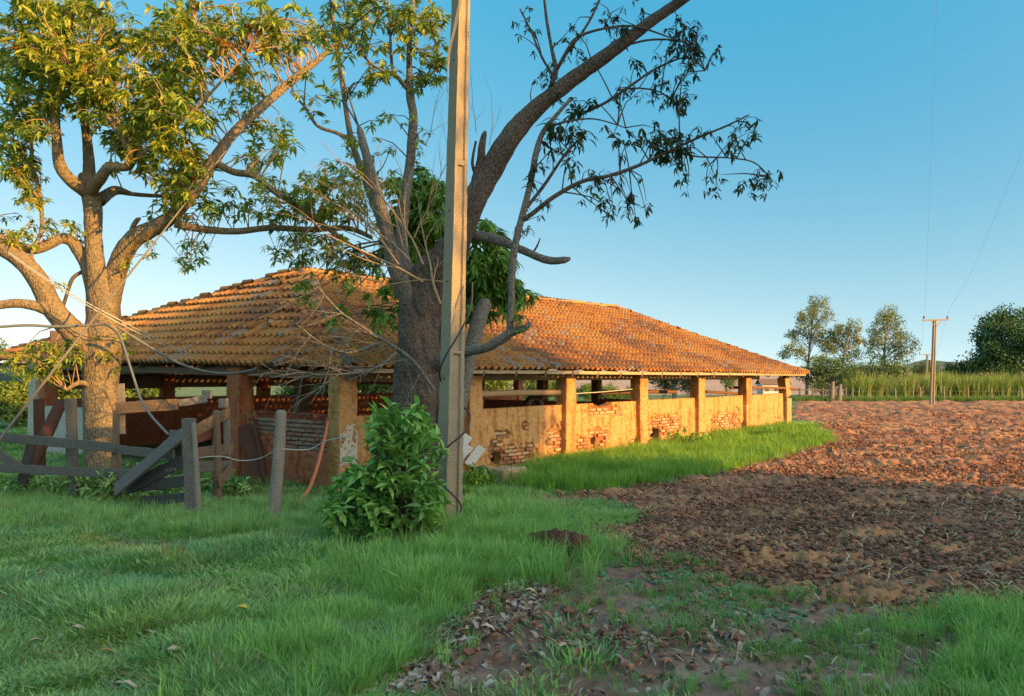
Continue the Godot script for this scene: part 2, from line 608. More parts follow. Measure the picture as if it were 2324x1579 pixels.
# ------------------------------------------------------------------ barn
const SC := 1.2
var U := Vector3(0.637, 0, -0.771).normalized()
var W := Vector3(-0.771, 0, -0.637).normalized()
var NF: Vector3
var P0 := Vector3(-0.703, 0, -16.8)
const BAY := 3.262
const WALL_TOP := 1.09
const EAVE := 1.88

func wall_hit(vx: float, vy: float, o: Vector3, n: Vector3) -> Vector3:
	var r := ray(vx, vy)
	return cam_xf.origin + r * ((o - cam_xf.origin).dot(n) / r.dot(n))

# a plastered wall with fallen plaster, broken top and openings; patches [vx, vy, rx, ry] in view pixels
func wall_panel(parent: Node3D, a: Vector3, dir: Vector3, n: Vector3, ln: float, top0: float, top1: float, thick: float, patches: Array, openings: Array, notch: Array, m: Material, brick_kind := "brick", label := "") -> MeshInstance3D:
	var conv := func(q: Array) -> Array:
		var h0 := wall_hit(q[0], q[1], a, n)
		var h1 := wall_hit(q[0] + q[2], q[1], a, n)
		var h2 := wall_hit(q[0], q[1] - q[3], a, n)
		return [(h0 - a).dot(dir), h0.y, absf((h1 - h0).dot(dir)), absf(h2.y - h0.y)]
	var pt := []
	for q in patches: pt.append(conv.call(q))
	var op := []
	for q in openings: op.append(conv.call(q))
	var nt := []
	for q in notch: nt.append(conv.call(q))
	var step := 0.035
	var nu := int(ln / step) + 1
	var base_y := minf(gh(a.x, a.z), gh((a + dir * ln).x, (a + dir * ln).z)) - 0.15
	var nv := int((maxf(top0, top1) - base_y) / step) + 1
	var pts := PackedVector3Array()
	var open := PackedByteArray()
	var gone := PackedByteArray()
	var tops := PackedFloat32Array()
	for i in nu:
		var s := ln * i / (nu - 1)
		var tp := lerpf(top0, top1, s / ln) + 0.012 * nz.get_noise_2d(s * 60.0 + a.x * 50.0, 7.0)
		for q in nt:
			var e: float = absf(s - q[0]) / q[2]
			if e < 1.0:
				tp = minf(tp, q[1] - q[3] * 0.2 + q[3] * pow(e, 2.0) + 0.05 * nz.get_noise_2d(s * 140.0, 31.0))
		tops.append(tp)
	var mask := func(s: float, y: float, lst: Array, wob: float) -> float:
		var best := 9.0
		for q in lst:
			var e := Vector2((s - q[0]) / q[2], (y - q[1]) / q[3])
			best = minf(best, maxf(e.length() * 0.62 + maxf(absf(e.x), absf(e.y)) * 0.38, 0.0) + wob * nz.get_noise_2d(s * 110.0 + a.x * 30.0, y * 110.0) + wob * 0.6 * nz2.get_noise_2d(s * 300.0, y * 300.0))
		return best
	for j in nv:
		for i in nu:
			var s := ln * i / (nu - 1)
			var y := lerpf(base_y, tops[i], float(j) / (nv - 1))
			var dd := 0.010 * nz.get_noise_2d(s * 35.0 + a.x * 20.0, y * 35.0) + 0.007 * nz2.get_noise_2d(s * 120.0, y * 120.0)
			var q: float = mask.call(s, y, pt, 0.55)
			if q < 1.0:
				dd = -0.055 + 0.012 * nz2.get_noise_2d(s * 250.0, y * 250.0)
			pts.append(a + dir * s + n * dd + Vector3.UP * (y - a.y))
			gone.append(1 if q < 1.0 else 0)
			open.append(1 if mask.call(s, y, op, 0.2) < 1.0 else 0)
	var mb := MB.new()
	var back := -n * thick
	for j in nv:
		for i in nu:
			var du := pts[j * nu + mini(i + 1, nu - 1)] - pts[j * nu + maxi(i - 1, 0)]
			var dv := pts[mini(j + 1, nv - 1) * nu + i] - pts[maxi(j - 1, 0) * nu + i]
			var nn := du.cross(dv).normalized()
			var sy := pts[j * nu + i].y
			var ss := (pts[j * nu + i] - a).dot(dir)
			var stain := nz.get_noise_2d(ss * 95.0 + a.x * 40.0, sy * 16.0) + 0.5 * nz2.get_noise_2d(ss * 160.0, sy * 60.0)
			mb.col = Color.WHITE
			if stain > 0.22: mb.col = Color(0.80, 0.66, 0.52)
			elif stain < -0.42: mb.col = Color(1.12, 1.16, 1.25)
			if gone[j * nu + i]: mb.col = Color(0.52, 0.40, 0.38)
			mb.vert(pts[j * nu + i], nn if nn.dot(n) > 0.0 else -nn)
	mb.col = Color.WHITE
	var flip := dir.cross(Vector3.UP).dot(n) < 0.0
	for j in nv - 1:
		for i in nu - 1:
			var q := [j * nu + i, j * nu + i + 1, (j + 1) * nu + i, (j + 1) * nu + i + 1]
			var k := open[q[0]] + open[q[1]] + open[q[2]] + open[q[3]]
			if k >= 3:
				continue
			if flip:
				mb.tri(q[0], q[1], q[2]); mb.tri(q[1], q[3], q[2])
			else:
				mb.tri(q[0], q[2], q[1]); mb.tri(q[1], q[2], q[3])
	# reveal round an opening: walls of the hole
	for j in nv - 1:
		for i in nu - 1:
			var q := [j * nu + i, j * nu + i + 1, (j + 1) * nu + i, (j + 1) * nu + i + 1]
			var k := open[q[0]] + open[q[1]] + open[q[2]] + open[q[3]]
			if k < 3:
				for e in [[q[0], q[1], (j - 1) * nu + i, j > 0], [q[2], q[3], (j + 1) * nu + i, j < nv - 2], [q[0], q[2], j * nu + i - 1, i > 0], [q[1], q[3], j * nu + i + 1, i < nu - 2]]:
					if e[3]:
						var o: int = e[2]
						var kk := open[o] + open[o + 1] + open[o + nu] + open[o + nu + 1]
						if kk >= 3:
							mb.quad(pts[e[0]], pts[e[1]], pts[e[1]] + back, pts[e[0]] + back)
	# top and back
	for i in nu - 1:
		var t0 := pts[(nv - 1) * nu + i]
		var t1 := pts[(nv - 1) * nu + i + 1]
		mb.quad(t0, t0 + back, t1 + back, t1)
		var lo := nv
		var hi := -1
		for j in nv:
			if open[j * nu + i] and open[j * nu + i + 1]:
				lo = mini(lo, j)
				hi = maxi(hi, j)
		if hi < 0:
			mb.quad(pts[i] + back, pts[i + 1] + back, t1 + back, t0 + back)
		else:
			mb.quad(pts[i] + back, pts[i + 1] + back, pts[lo * nu + i + 1] + back, pts[lo * nu + i] + back)
			mb.quad(pts[hi * nu + i] + back, pts[hi * nu + i + 1] + back, t1 + back, t0 + back)
	for i in [0, nu - 1]:
		mb.quad(pts[i], pts[i] + back, pts[(nv - 1) * nu + i] + back, pts[(nv - 1) * nu + i])
	var w := obj("wall", mb, m, parent)
	if label: w.set_meta("label", label)
	# bricks where the plaster is gone
	var course := 0.078
	var bl := 0.235
	var bm := BoxMesh.new()
	if not M.has("brickmesh"):
		M.brickmesh = []
		for k in 4:
			var b := MB.new()
			rough_box(b, Transform3D(Basis(), Vector3(k * 3.0, 0, 0)), Vector3(0.222, 0.062, 0.10), 0.009, 0.2, 0.008, 30.0)
			for t in b.v.size(): b.v[t] -= Vector3(k * 3.0, 0, 0)
			M.brickmesh.append(b.mesh(M.brick0))
	var rows := int(WALL_TOP / course) + 4
	for rj in rows:
		var y := base_y + course * (rj + 0.5)
		var off := (bl * 0.5 if rj % 2 else 0.0) + rnd(-0.03, 0.03)
		for bi in int(ln / bl) + 1:
			var s := off + bl * bi
			if s < 0.1 or s > ln - 0.1: continue
			var tp := tops[clampi(int(s / ln * (nu - 1)), 0, nu - 1)]
			var q: float = mask.call(s, y, pt, 0.35)
			var qo: float = mask.call(s, y, op, 0.1)
			var inn := false
			for e in nt:
				if absf(s - e[0]) < e[2] * 1.25 and y > e[1] - e[3] * 1.3 and y < tp + 0.08: inn = true
			if qo < 1.15: continue
			if y > tp - 0.03 and not inn: continue
			if q < 1.12 or inn:
				if rnd(0, 1) < 0.08: continue
				var bx := Basis(dir, Vector3.UP, dir.cross(Vector3.UP)).rotated(n, rnd(-0.03, 0.03)).scaled_local(Vector3(rnd(0.86, 1.0), rnd(0.85, 1.0), 1.0))
				var pos := a + dir * s + Vector3.UP * (y - a.y) - n * (0.05 + rnd(0.006, 0.045) - 0.012)
				put("brick", M.brickmesh[rng.randi() % 4], Transform3D(bx, pos), w, M["%s%d" % [brick_kind, rng.randi() % 5]])
	return w

func column(parent: Node3D, c: Vector3, bot: float, top: float, wx: float, wz: float, m: Material, lean := Vector3.ZERO, amp := 0.012, called := "column") -> MeshInstance3D:
	var mb := MB.new()
	var y := (Vector3(0, top - bot, 0) + lean).normalized()
	var x := (U - y * U.dot(y)).normalized()
	var z := x.cross(y).normalized()
	rough_box(mb, Transform3D(Basis(x, y, z), c + Vector3.UP * ((bot + top) * 0.5 - c.y)), Vector3(wx, top - bot, wz), 0.03, 0.07, amp, 11.0)
	for i in mb.v.size():
		var q := mb.v[i]
		var st := nz.get_noise_3d(q.x * 60.0, q.y * 14.0, q.z * 60.0)
		if st > 0.22: mb.c[i] = Color(0.80, 0.66, 0.52)
	return obj(called, mb, m, parent)

func tile_mesh(k: int) -> ArrayMesh:
	var mb := MB.new()
	var prof := []
	var n := 9
	for i in n:
		var t := float(i) / (n - 1)
		var x := (t - 0.5) * 0.215
		var y := 0.0
		if t < 0.5:
			y = 0.006 + 0.012 * pow(absf(t - 0.25) * 4.0, 2.0)
		else:
			y = 0.012 + 0.062 * sin((t - 0.5) * TAU)
		prof.append(Vector2(x, y + 0.002 * sin(i * 2.1 + k)))
	var l0 := -0.20
	var l1 := 0.20
	for i in n - 1:
		var p: Vector2 = prof[i]
		var q: Vector2 = prof[i + 1]
		# upper face (lower end of the tile, +z, lies higher on the tile below)
		mb.quad(Vector3(p.x, p.y + 0.078, l1), Vector3(p.x * 0.94, p.y, l0), Vector3(q.x * 0.94, q.y, l0), Vector3(q.x, q.y + 0.078, l1))
		mb.quad(Vector3(p.x, p.y + 0.020, l1), Vector3(p.x, p.y + 0.078, l1), Vector3(q.x, q.y + 0.078, l1), Vector3(q.x, q.y + 0.020, l1))
		mb.quad(Vector3(q.x, q.y + 0.020, l1), Vector3(q.x * 0.94, q.y - 0.014, l0), Vector3(p.x * 0.94, p.y - 0.014, l0), Vector3(p.x, p.y + 0.020, l1))
	for e in [0, n - 1]:
		var p: Vector2 = prof[e]
		mb.quad(Vector3(p.x, p.y + 0.020, l1), Vector3(p.x * 0.94, p.y - 0.014, l0), Vector3(p.x * 0.94, p.y, l0), Vector3(p.x, p.y + 0.078, l1))
	# smooth the top face across the tile
	return mb.mesh(M.tile0)

func cap_mesh() -> ArrayMesh:
	var mb := MB.new()
	var n := 8
	for i in n:
		var a := PI * i / n
		var b := PI * (i + 1) / n
		for e in [[1.0, 1.0]]:
			var r0 := 0.095
			var r1 := 0.122
			mb.quad(Vector3(-cos(a) * r1, sin(a) * r1 * 0.8, 0.25), Vector3(-cos(a) * r0, sin(a) * r0 * 0.8, -0.23), Vector3(-cos(b) * r0, sin(b) * r0 * 0.8, -0.23), Vector3(-cos(b) * r1, sin(b) * r1 * 0.8, 0.25))
			mb.quad(Vector3(-cos(a) * (r1 - 0.03), sin(a) * (r1 - 0.03) * 0.8, 0.25), Vector3(-cos(a) * r1, sin(a) * r1 * 0.8, 0.25), Vector3(-cos(b) * r1, sin(b) * r1 * 0.8, 0.25), Vector3(-cos(b) * (r1 - 0.03), sin(b) * (r1 - 0.03) * 0.8, 0.25))
	return mb.mesh(M.cap)

func roof_face(e0: Vector3, e1: Vector3, r0: Vector3, r1: Vector3, items: Array, odd: Array) -> void:
	# e0..e1 the eave, r0..r1 the upper edge (equal for a triangle)
	var e := (e1 - e0).normalized()
	var n := (r0 - e0).cross(e1 - e0).normalized()
	if n.y < 0.0: n = -n
	var p := n.cross(e).normalized()
	if p.y < 0.0: p = -p
	var L := (e1 - e0).length()
	var q0 := Vector2((r0 - e0).dot(e), (r0 - e0).dot(p))
	var q1 := Vector2((r1 - e0).dot(e), (r1 - e0).dot(p))
	var H := maxf(q0.y, q1.y)
	var rows := int(H / 0.335) + 1
	var bx := Basis(-p.cross(n).normalized(), n, -p)
	if bx.determinant() < 0.0:
		bx = Basis(p.cross(n).normalized(), n, -p)
	for j in rows:
		var t := 0.335 * j + 0.16
		if t > H: continue
		var f := t / H
		var lo := q0.x * f - 0.05
		var hi := lerpf(L, q1.x, f) + 0.05
		var xoff := rnd(0.0, 0.2)
		var k := int(floor((lo - xoff) / 0.2))
		while true:
			var s := xoff + 0.2 * k
			k += 1
			if s > hi: break
			if s < lo: continue
			var g := e0 + e * s + p * t
			var sag := 0.05 * nz.get_noise_3dv(g * 2.2) + 0.010 * nz2.get_noise_3dv(g * 9.0) - 0.05 * sin(PI * clampf(s / L, 0.0, 1.0)) * sin(PI * f)
			var b := bx.rotated(n, rnd(-0.014, 0.014)).rotated(e, rnd(-0.012, 0.012))
			var ci := 0
			var v := 0.9 * nz.get_noise_3dv(g * 5.0) + rnd(-0.32, 0.32)
			if v < -0.45: ci = 5
			elif v < -0.2: ci = 3
			elif v < 0.05: ci = 1
			elif v < 0.3: ci = 0
			elif v < 0.55: ci = 4
			else: ci = 2
			if rnd(0, 1) < (0.012 if nz.get_noise_3dv(g * 4.0 + Vector3(9, 9, 9)) < 0.15 else 0.12): ci = 6
			var off := p * (rnd(-0.008, 0.008) if rnd(0, 1) < 0.97 else rnd(-0.07, 0.0)) + n * (sag + rnd(0.0, 0.008))
			for q in odd:
				if g.distance_to(q[0]) < q[1] and rnd(0, 1) < 0.5:
					b = b.rotated(n, rnd(-0.7, 0.7)).rotated(e, rnd(-0.15, 0.15))
					off += n * rnd(0.0, 0.06) - p * rnd(0.0, 0.12)
			items.append([Transform3D(b, g + off), ci, rng.randi() % 3])

func cap_line(parent: Node3D, a: Vector3, b: Vector3, mesh: Mesh, ms: Array, skip := []) -> void:
	# a is the lower end
	var d := (b - a)
	var k := int(d.length() / 0.44)
	var y := d.normalized()
	var x := y.cross(Vector3.UP).normalized()
	var up := x.cross(y).normalized()
	for i in k:
		if i in skip: continue
		var p := a + d * ((i + 0.5) / k)
		var bs := Basis(x, up, -y).rotated(up, rnd(-0.05, 0.05)).rotated(x, rnd(-0.03, 0.03))
		if bs.determinant() < 0.0: bs = Basis(-x, up, -y)
		p += Vector3.UP * (0.03 + rnd(-0.015, 0.015) - 0.05 * sin(PI * i / k))
		put("ridge_tile", mesh, Transform3D(bs, p), parent, ms[rng.randi() % ms.size()])

func make_barn() -> void:
	NF = -W
	P0.y = 0.0
	var barn := thing("barn", "low old brick barn with orange clay tiled hip roof and ochre plaster half walls", "barn", Vector3(4, gh(4, -22), -22))
	# roof corners
	var pe := P0 + NF * 0.42
	var C := pe + U * (-3.54); C.y = EAVE - 0.02
	var Fc := pe + U * 17.05; Fc.y = EAVE - 0.02
	var A := pe + W * 6.0 + U * (-0.15); A.y = 4.27
	var E := pe + W * 6.0 + U * 14.03; E.y = 4.31
	var B := pe + U * (-3.54) + W * 16.8; B.y = 2.24
	var Gc := pe + U * 17.05 + W * 16.8; Gc.y = 2.24
	var roof := Node3D.new()
	roof.name = "roof"
	barn.add_child(roof)
	var items := []
	var odd := [[P(765, 560, 20.0), 0.0]]
	var hitA := C.lerp(A, 0.45) + W * 1.0
	odd = [[hitA, 0.9], [C.lerp(A, 0.8) + W * 0.9, 0.5]]
	roof_face(C, Fc, A, E, items, [])
	roof_face(B, C, A, A, items, odd)
	var back := []
	roof_face(Fc, Gc, E, E, back, [])
	roof_face(Gc, B, E, A, back, [])
	var tm := [tile_mesh(0), tile_mesh(1), tile_mesh(2)]
	var tmats := []
	for i in 7: tmats.append(M["tile%d" % i])
	pieces("tile", "tiles", tm, tmats, items, roof, 300)
	pieces("tile", "tiles", tm, tmats, back, roof, 0)
	var cm := cap_mesh()
	cap_line(roof, B, A, cm, [M.cap, M.cap_dark, M.cap], [24, 25, 26])
	cap_line(roof, C, A, cm, [M.cap_dark, M.cap_dark, M.cap])
	cap_line(roof, E, A, cm, [M.cap, M.tile2])
	cap_line(roof, Fc, E, cm, [M.cap, M.cap_dark])
	cap_line(roof, Gc, E, cm, [M.cap])
	# timber under the tiles
	var dn := Vector3.DOWN
	var k := 0
	while k < 21:
		var t := -3.2 + k * 1.0
		var lo := pe + U * t - NF * 0.05; lo.y = EAVE - 0.10
		var f := clampf((t + 3.54) / 3.39, 0.0, 1.0) * clampf((17.05 - t) / 3.02, 0.0, 1.0)
		var hi := pe + U * t + W * 6.0 * f; hi.y = lerpf(EAVE - 0.1, 4.1, f)
		if f > 0.1:
			var mb := MB.new()
			bar(mb, lo, hi, 0.11, 0.06, U.cross(Vector3.UP))
			obj("rafter", mb, M.beam, barn)
			var lo2 := pe + U * t + W * 12.6; lo2.y = 1.72
			mb = MB.new()
			bar(mb, lo2, hi, 0.11, 0.06, U.cross(Vector3.UP))
			obj("rafter", mb, M.beam, barn)
		k += 1
	for s: float in [2.4, 4.9, 7.4, 9.9, 12.4, 14.9]:
		var lo := C + W * s + U * 0.05; lo.y = lerpf(C.y, B.y, s / 16.8) - 0.1
		var f := s / 6.0 if s < 6.0 else (16.8 - s) / 10.8
		var hi := C + W * s + U * 3.3 * f; hi.y = lerpf(lo.y, 4.1, f)
		var mb := MB.new()
		bar(mb, lo, hi, 0.11, 0.06, W)
		obj("rafter", mb, M.beam, barn)
	# wall plates and the pale board under the front eave
	var mb := MB.new()
	bar(mb, pe + U * -3.3 - NF * 0.72 + Vector3.UP * (EAVE - 0.16), pe + U * 14.4 - NF * 0.72 + Vector3.UP * (EAVE - 0.15), 0.14, 0.14, Vector3.UP)
	obj("wall_plate", mb, M.beam, barn)
	mb = MB.new()
	bar(mb, pe + U * -3.2 - W * 0.0 - NF * 12.6 + Vector3.UP * 1.72, pe + U * 16.6 - NF * 12.6 + Vector3.UP * 1.72, 0.14, 0.14, Vector3.UP)
	obj("wall_plate", mb, M.beam, barn)
	mb = MB.new()
	bar(mb, C + U * 0.25 + W * 0.3 + Vector3.UP * -0.12, C + U * 0.25 + W * 16.0 + Vector3.UP * 0.22, 0.14, 0.12, Vector3.UP)
	obj("wall_plate", mb, M.beam, barn)
	for sg in [[-3.45, 3.0], [3.0, 9.6], [9.6, 17.0]]:
		mb = MB.new()
		bar(mb, pe + U * sg[0] - NF * 0.06 + Vector3.UP * (EAVE - 0.055), pe + U * (sg[1] - 0.01) - NF * 0.06 + Vector3.UP * (EAVE - 0.055 + rnd(-0.01, 0.01)), 0.075, 0.025, Vector3.UP)
		obj("fascia_board", mb, M.fascia, barn)
	# front columns
	for i in range(-1, 5):
		var c := P0 + U * BAY * i - NF * 0.16
		column(barn, c, gh(c.x, c.z) - 0.2, EAVE - 0.13, 0.40, 0.31, M.plaster, Vector3(rnd(-0.02, 0.02), 0, 0), 0.018)
	# the end column has snapped: its upper half leans off the lower
	var c5 := P0 + U * BAY * 5 - NF * 0.16
	column(barn, c5 + U * 0.1, gh(c5.x, c5.z) - 0.2, 1.0, 0.40, 0.30, M.plaster, U * 0.07)
	var c5u := column(barn, c5 + U * 0.02, 1.05, EAVE - 0.12, 0.40, 0.30, M.plaster, U * -0.17)
	c5u.set_meta("label", "snapped upper half of the end column, leaning")
	# front half walls
	var wp := [
		[[[900, 1000, 30, 30]], [], []],
		[[[1172, 1042, 44, 26], [1140, 986, 17, 9], [1192, 966, 8, 11], [1201, 1012, 9, 5], [1284, 1012, 34, 46], [1125, 1022, 16, 22]], [[1130, 1040, 13, 17]], []],
		[[[1358, 998, 23, 26], [1322, 1015, 12, 22], [1372, 930, 34, 12], [1445, 1010, 14, 16]], [[1350, 1003, 6, 14]], [[1368, 918, 36, 26]]],
		[[[1500, 968, 24, 24], [1484, 1000, 10, 22], [1530, 962, 16, 18]], [[1491, 986, 11, 16]], []],
		[[[1645, 965, 27, 26], [1672, 955, 8, 26], [1685, 975, 10, 20]], [], []],
		[[[1725, 985, 14, 14], [1768, 952, 4, 10], [1762, 966, 4, 8]], [], []]]
	for i in 6:
		var a := P0 + U * (BAY * (i - 1) + 0.19) - NF * 0.13
		var t0 := WALL_TOP - 0.04 + 0.02 * i
		a.y = 0.0
		wall_panel(barn, a, U, NF, BAY - 0.36, t0 + rnd(-0.01, 0.01), t0 + 0.02, 0.2, wp[i][0], wp[i][1], wp[i][2], M.plaster, "brick", "ochre plaster half wall with bare brick patches")
	# flakes of old whitewash left on the corner column
	var wc := P0 + U * (-BAY - 0.19) + NF * 0.012
	mb = MB.new()
	for j in 34:
		for i in 13:
			var x := i * 0.029
			var y := -0.1 + j * 0.03
			var left := nz.get_noise_2d(x * 70.0, y * 45.0) + 0.6 * nz2.get_noise_2d(x * 200.0, y * 160.0) + 0.35 - absf(y - 0.45) * 0.9
			if left < 0.0: continue
			var w0 := wc + U * x + Vector3.UP * y
			mb.quad(w0, w0 + Vector3.UP * 0.03, w0 + U * 0.029 + Vector3.UP * 0.03, w0 + U * 0.029)
	var wo := obj("whitewash", mb, M.whitewash, barn)
	wo.set_meta("label", "flaking white paint low on the corner column")
	# gone plaster at the foot of the second column
	# left end: columns and the rough wall
	var L0 := P0 + U * (-BAY - 0.2)
	for s: float in [3.2, 12.75]:
		var c: Vector3 = L0 + W * s + U * 0.15
		var mt: Material = M.plaster_red if s < 4.0 else M.whitewash
		var cc := column(barn, c, gh(c.x, c.z) - 0.2, 1.85 + s * 0.02, 0.34, 0.44, mt)
		cc.set_meta("label", "red-brown plaster column by the rough wall" if s < 4.0 else "pale plaster column at the far corner of the end wall")
	var la := L0 + U * 0.05 + W * 2.98
	la.y = 0.0
	wall_panel(barn, la, -W, -U, 2.8, WALL_TOP + 0.0, WALL_TOP - 0.03, 0.22, [[680, 975, 66, 36], [610, 962, 40, 20], [690, 1010, 55, 12], [640, 942, 70, 7]], [], [], M.plaster_red, "greybrick", "red-brown end wall with rough grey brick courses along its top")
	var lb := L0 + U * 0.05 + W * 12.5
	lb.y = 0.0
	wall_panel(barn, lb, -W, -U, 3.6, 0.98, 0.98, 0.2, [[130, 1045, 16, 14]], [], [], M.whitewash, "brick", "pale plaster end wall with a bare brick patch")
	# back wall and columns, a few inner partitions
	var bo := P0 - NF * 12.2 + U * (-BAY)
	for i in 7:
		var c: Vector3 = bo + U * (BAY * i)
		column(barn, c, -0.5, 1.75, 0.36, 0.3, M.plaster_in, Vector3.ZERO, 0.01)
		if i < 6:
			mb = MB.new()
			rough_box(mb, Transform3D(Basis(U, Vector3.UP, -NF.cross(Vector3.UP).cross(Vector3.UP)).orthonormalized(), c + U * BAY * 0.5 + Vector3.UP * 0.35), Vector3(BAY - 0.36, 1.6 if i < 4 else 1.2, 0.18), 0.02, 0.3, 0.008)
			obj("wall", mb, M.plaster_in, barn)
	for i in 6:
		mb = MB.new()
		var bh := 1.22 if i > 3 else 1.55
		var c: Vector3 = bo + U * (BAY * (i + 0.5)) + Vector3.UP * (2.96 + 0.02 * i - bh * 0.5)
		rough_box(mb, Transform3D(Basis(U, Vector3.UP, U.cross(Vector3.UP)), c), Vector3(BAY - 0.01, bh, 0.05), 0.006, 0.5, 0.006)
		obj("added_infill", mb, M.beam, barn)  # panel added to hide the sky so the space under the roof stays dark
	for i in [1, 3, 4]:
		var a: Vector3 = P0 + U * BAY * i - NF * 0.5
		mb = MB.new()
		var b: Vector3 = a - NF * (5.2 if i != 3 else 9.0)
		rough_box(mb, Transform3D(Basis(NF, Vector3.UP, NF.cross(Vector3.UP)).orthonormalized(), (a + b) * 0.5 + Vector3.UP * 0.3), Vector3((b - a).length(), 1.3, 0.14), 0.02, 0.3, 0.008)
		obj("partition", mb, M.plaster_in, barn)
	for i in [0, 2, 3, 4]:
		var c: Vector3 = P0 + U * (BAY * i + 0.2) - NF * 6.0
		column(barn, c, -0.5, 3.6, 0.3, 0.3, M.beam, Vector3.ZERO, 0.01, "post")
	# far end wall
	mb = MB.new()
	# rails between the columns
	var rl := [[P0 + U * 0.15 - NF * 0.2 + Vector3.UP * 1.37, P0 + U * (BAY - 0.1) - NF * 0.2 + Vector3.UP * 1.37, 0.07, M.log],
		[P0 + U * (BAY * 3.9) - NF * 0.5 + Vector3.UP * 1.40, P0 + U * (BAY * 5 + 0.75) + NF * 0.05 + Vector3.UP * 1.33, 0.045, M.rail],
		[P0 + U * (BAY * 2.1) - NF * 1.6 + Vector3.UP * 1.3, P0 + U * (BAY * 3.2) - NF * 1.2 + Vector3.UP * 1.28, 0.06, M.rail],
		[P0 + U * (BAY * 4.0) - NF * 1.6 + Vector3.UP * 1.25, P0 + U * (BAY * 5.0) - NF * 1.3 + Vector3.UP * 1.1, 0.05, M.rail]]
	for q in rl:
		mb = MB.new()
		tube(mb, [q[0], (q[0] + q[1]) * 0.5 + Vector3.UP * 0.015, q[1]], [q[2], q[2] * 0.95, q[2] * 0.85], 9, 0.25, 0.06, 5.0)
		obj("rail", mb, q[3], barn)
	mb = MB.new()
	tube(mb, [P0 + U * (BAY + 0.1) - NF * 0.25 + Vector3.UP * 1.33, P0 + U * (BAY * 1.5) - NF * 0.25 + Vector3.UP * 1.36, P0 + U * (BAY * 2 - 0.1) - NF * 0.25 + Vector3.UP * 1.42], [0.012, 0.012, 0.012], 6, 0.2)
	obj("wire", mb, M.cable_white, barn)
	# a tyre hung inside by the second column
	var ty := thing("tire", "worn black tyre standing inside the barn behind the half wall", "tyre", P0 + U * (BAY - 0.62) - NF * 0.62 + Vector3.UP * 1.0)
	mb = MB.new()
	var ring := []
	var rr := []
	for i in 25:
		var an := TAU * i / 24.0
		ring.append(ty.position + U * cos(an) * 0.26 + Vector3.UP * sin(an) * 0.26)
		rr.append(0.085)
	tube(mb, ring, rr, 10, 0.06)
	obj("tread", mb, M.rubber, ty)

# ------------------------------------------------------------------ plants: shared pieces
const GREEN := [Color(0.17, 0.31, 0.055), Color(0.14, 0.27, 0.05), Color(0.23, 0.36, 0.06), Color(0.19, 0.32, 0.065)]
const OLIVE := [Color(0.35, 0.41, 0.065), Color(0.43, 0.46, 0.075), Color(0.25, 0.33, 0.06), Color(0.15, 0.22, 0.05), Color(0.48, 0.47, 0.065), Color(0.29, 0.38, 0.065)]
const GOLD := [Color(0.55, 0.33, 0.03), Color(0.45, 0.24, 0.03), Color(0.35, 0.16, 0.04)]
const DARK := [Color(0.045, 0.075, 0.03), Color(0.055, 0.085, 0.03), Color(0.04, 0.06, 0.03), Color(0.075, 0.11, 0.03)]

func whorl(n: int, ln: float, w: float, spread: float, droop: float, seed_: int) -> ArrayMesh:
	var r := RandomNumberGenerator.new()
	r.seed = seed_
	var mb := MB.new()
	for i in n:
		var a := TAU * i / n * 1.618 * 2.0 + r.randf_range(-0.4, 0.4)
		var el := r.randf_range(-0.3, 0.9) * spread
		var d := Vector3(cos(a) * cos(el), sin(el), sin(a) * cos(el)).normalized()
		var k := r.randf_range(0.7, 1.25)
		mb.col = Color(k * r.randf_range(0.9, 1.15), k, k * 0.95)
		leaf(mb, Vector3(0, -0.12 * r.randf(), 0), d, Vector3(r.randf_range(-0.4, 0.4), 1, r.randf_range(-0.4, 0.4)).normalized(), ln * r.randf_range(0.65, 1.15), w * r.randf_range(0.8, 1.15), droop * r.randf_range(0.6, 1.4))
	return mb.mesh(M.leaf)

func tuft(n: int, size: float, seed_: int) -> ArrayMesh:
	var r := RandomNumberGenerator.new()
	r.seed = seed_
	var mb := MB.new()
	for i in n:
		var d := Vector3(r.randfn(), r.randfn() * 0.75, r.randfn())
		d = d.normalized() * pow(r.randf(), 0.45) * 0.5
		var k := r.randf_range(0.65, 1.3)
		mb.col = Color(k, k, k * 0.95)
		var x := Vector3(r.randfn(), r.randfn(), r.randfn()).normalized()
		var y := x.cross(Vector3(r.randfn(), r.randfn(), r.randfn())).normalized()
		var s := size * r.randf_range(0.6, 1.3)
		mb.quad(d - x * s * 0.5, d - y * s * 0.28, d + x * s * 0.5, d + y * s * 0.28)
	return mb.mesh(M.far_leaf)

func blades(n: int, rad: float, w: float, lean: float, seed_: int) -> ArrayMesh:
	var r := RandomNumberGenerator.new()
	r.seed = seed_
	var mb := MB.new()
	for i in n:
		var a := r.randf() * TAU
		var o := Vector3(cos(a), 0, sin(a)) * rad * sqrt(r.randf())
		var b := a + r.randf_range(-0.9, 0.9)
		var dir := Vector3(cos(b), 0, sin(b))
		var h := r.randf_range(0.55, 1.15)
		var l := lean * r.randf_range(0.3, 1.5)
		var side := dir.cross(Vector3.UP).rotated(Vector3.UP, r.randf_range(-0.8, 0.8)) * w * 0.5
		var k := r.randf_range(0.7, 1.25)
		mb.col = Color(k * 0.85, k * 0.9, k * 0.85)
		var p1 := o + dir * l * 0.22 * h + Vector3.UP * h * 0.5
		var p2 := o + dir * l * 0.75 * h + Vector3.UP * h * (1.0 - 0.3 * l)
		mb.quad(o - side, p1 - side * 0.85, p1 + side * 0.85, o + side)
		mb.col = Color(k * 1.05, k * 1.05, k)
		mb.tri3(p1 - side * 0.85, p2, p1 + side * 0.85)
	return mb.mesh(M.grass)

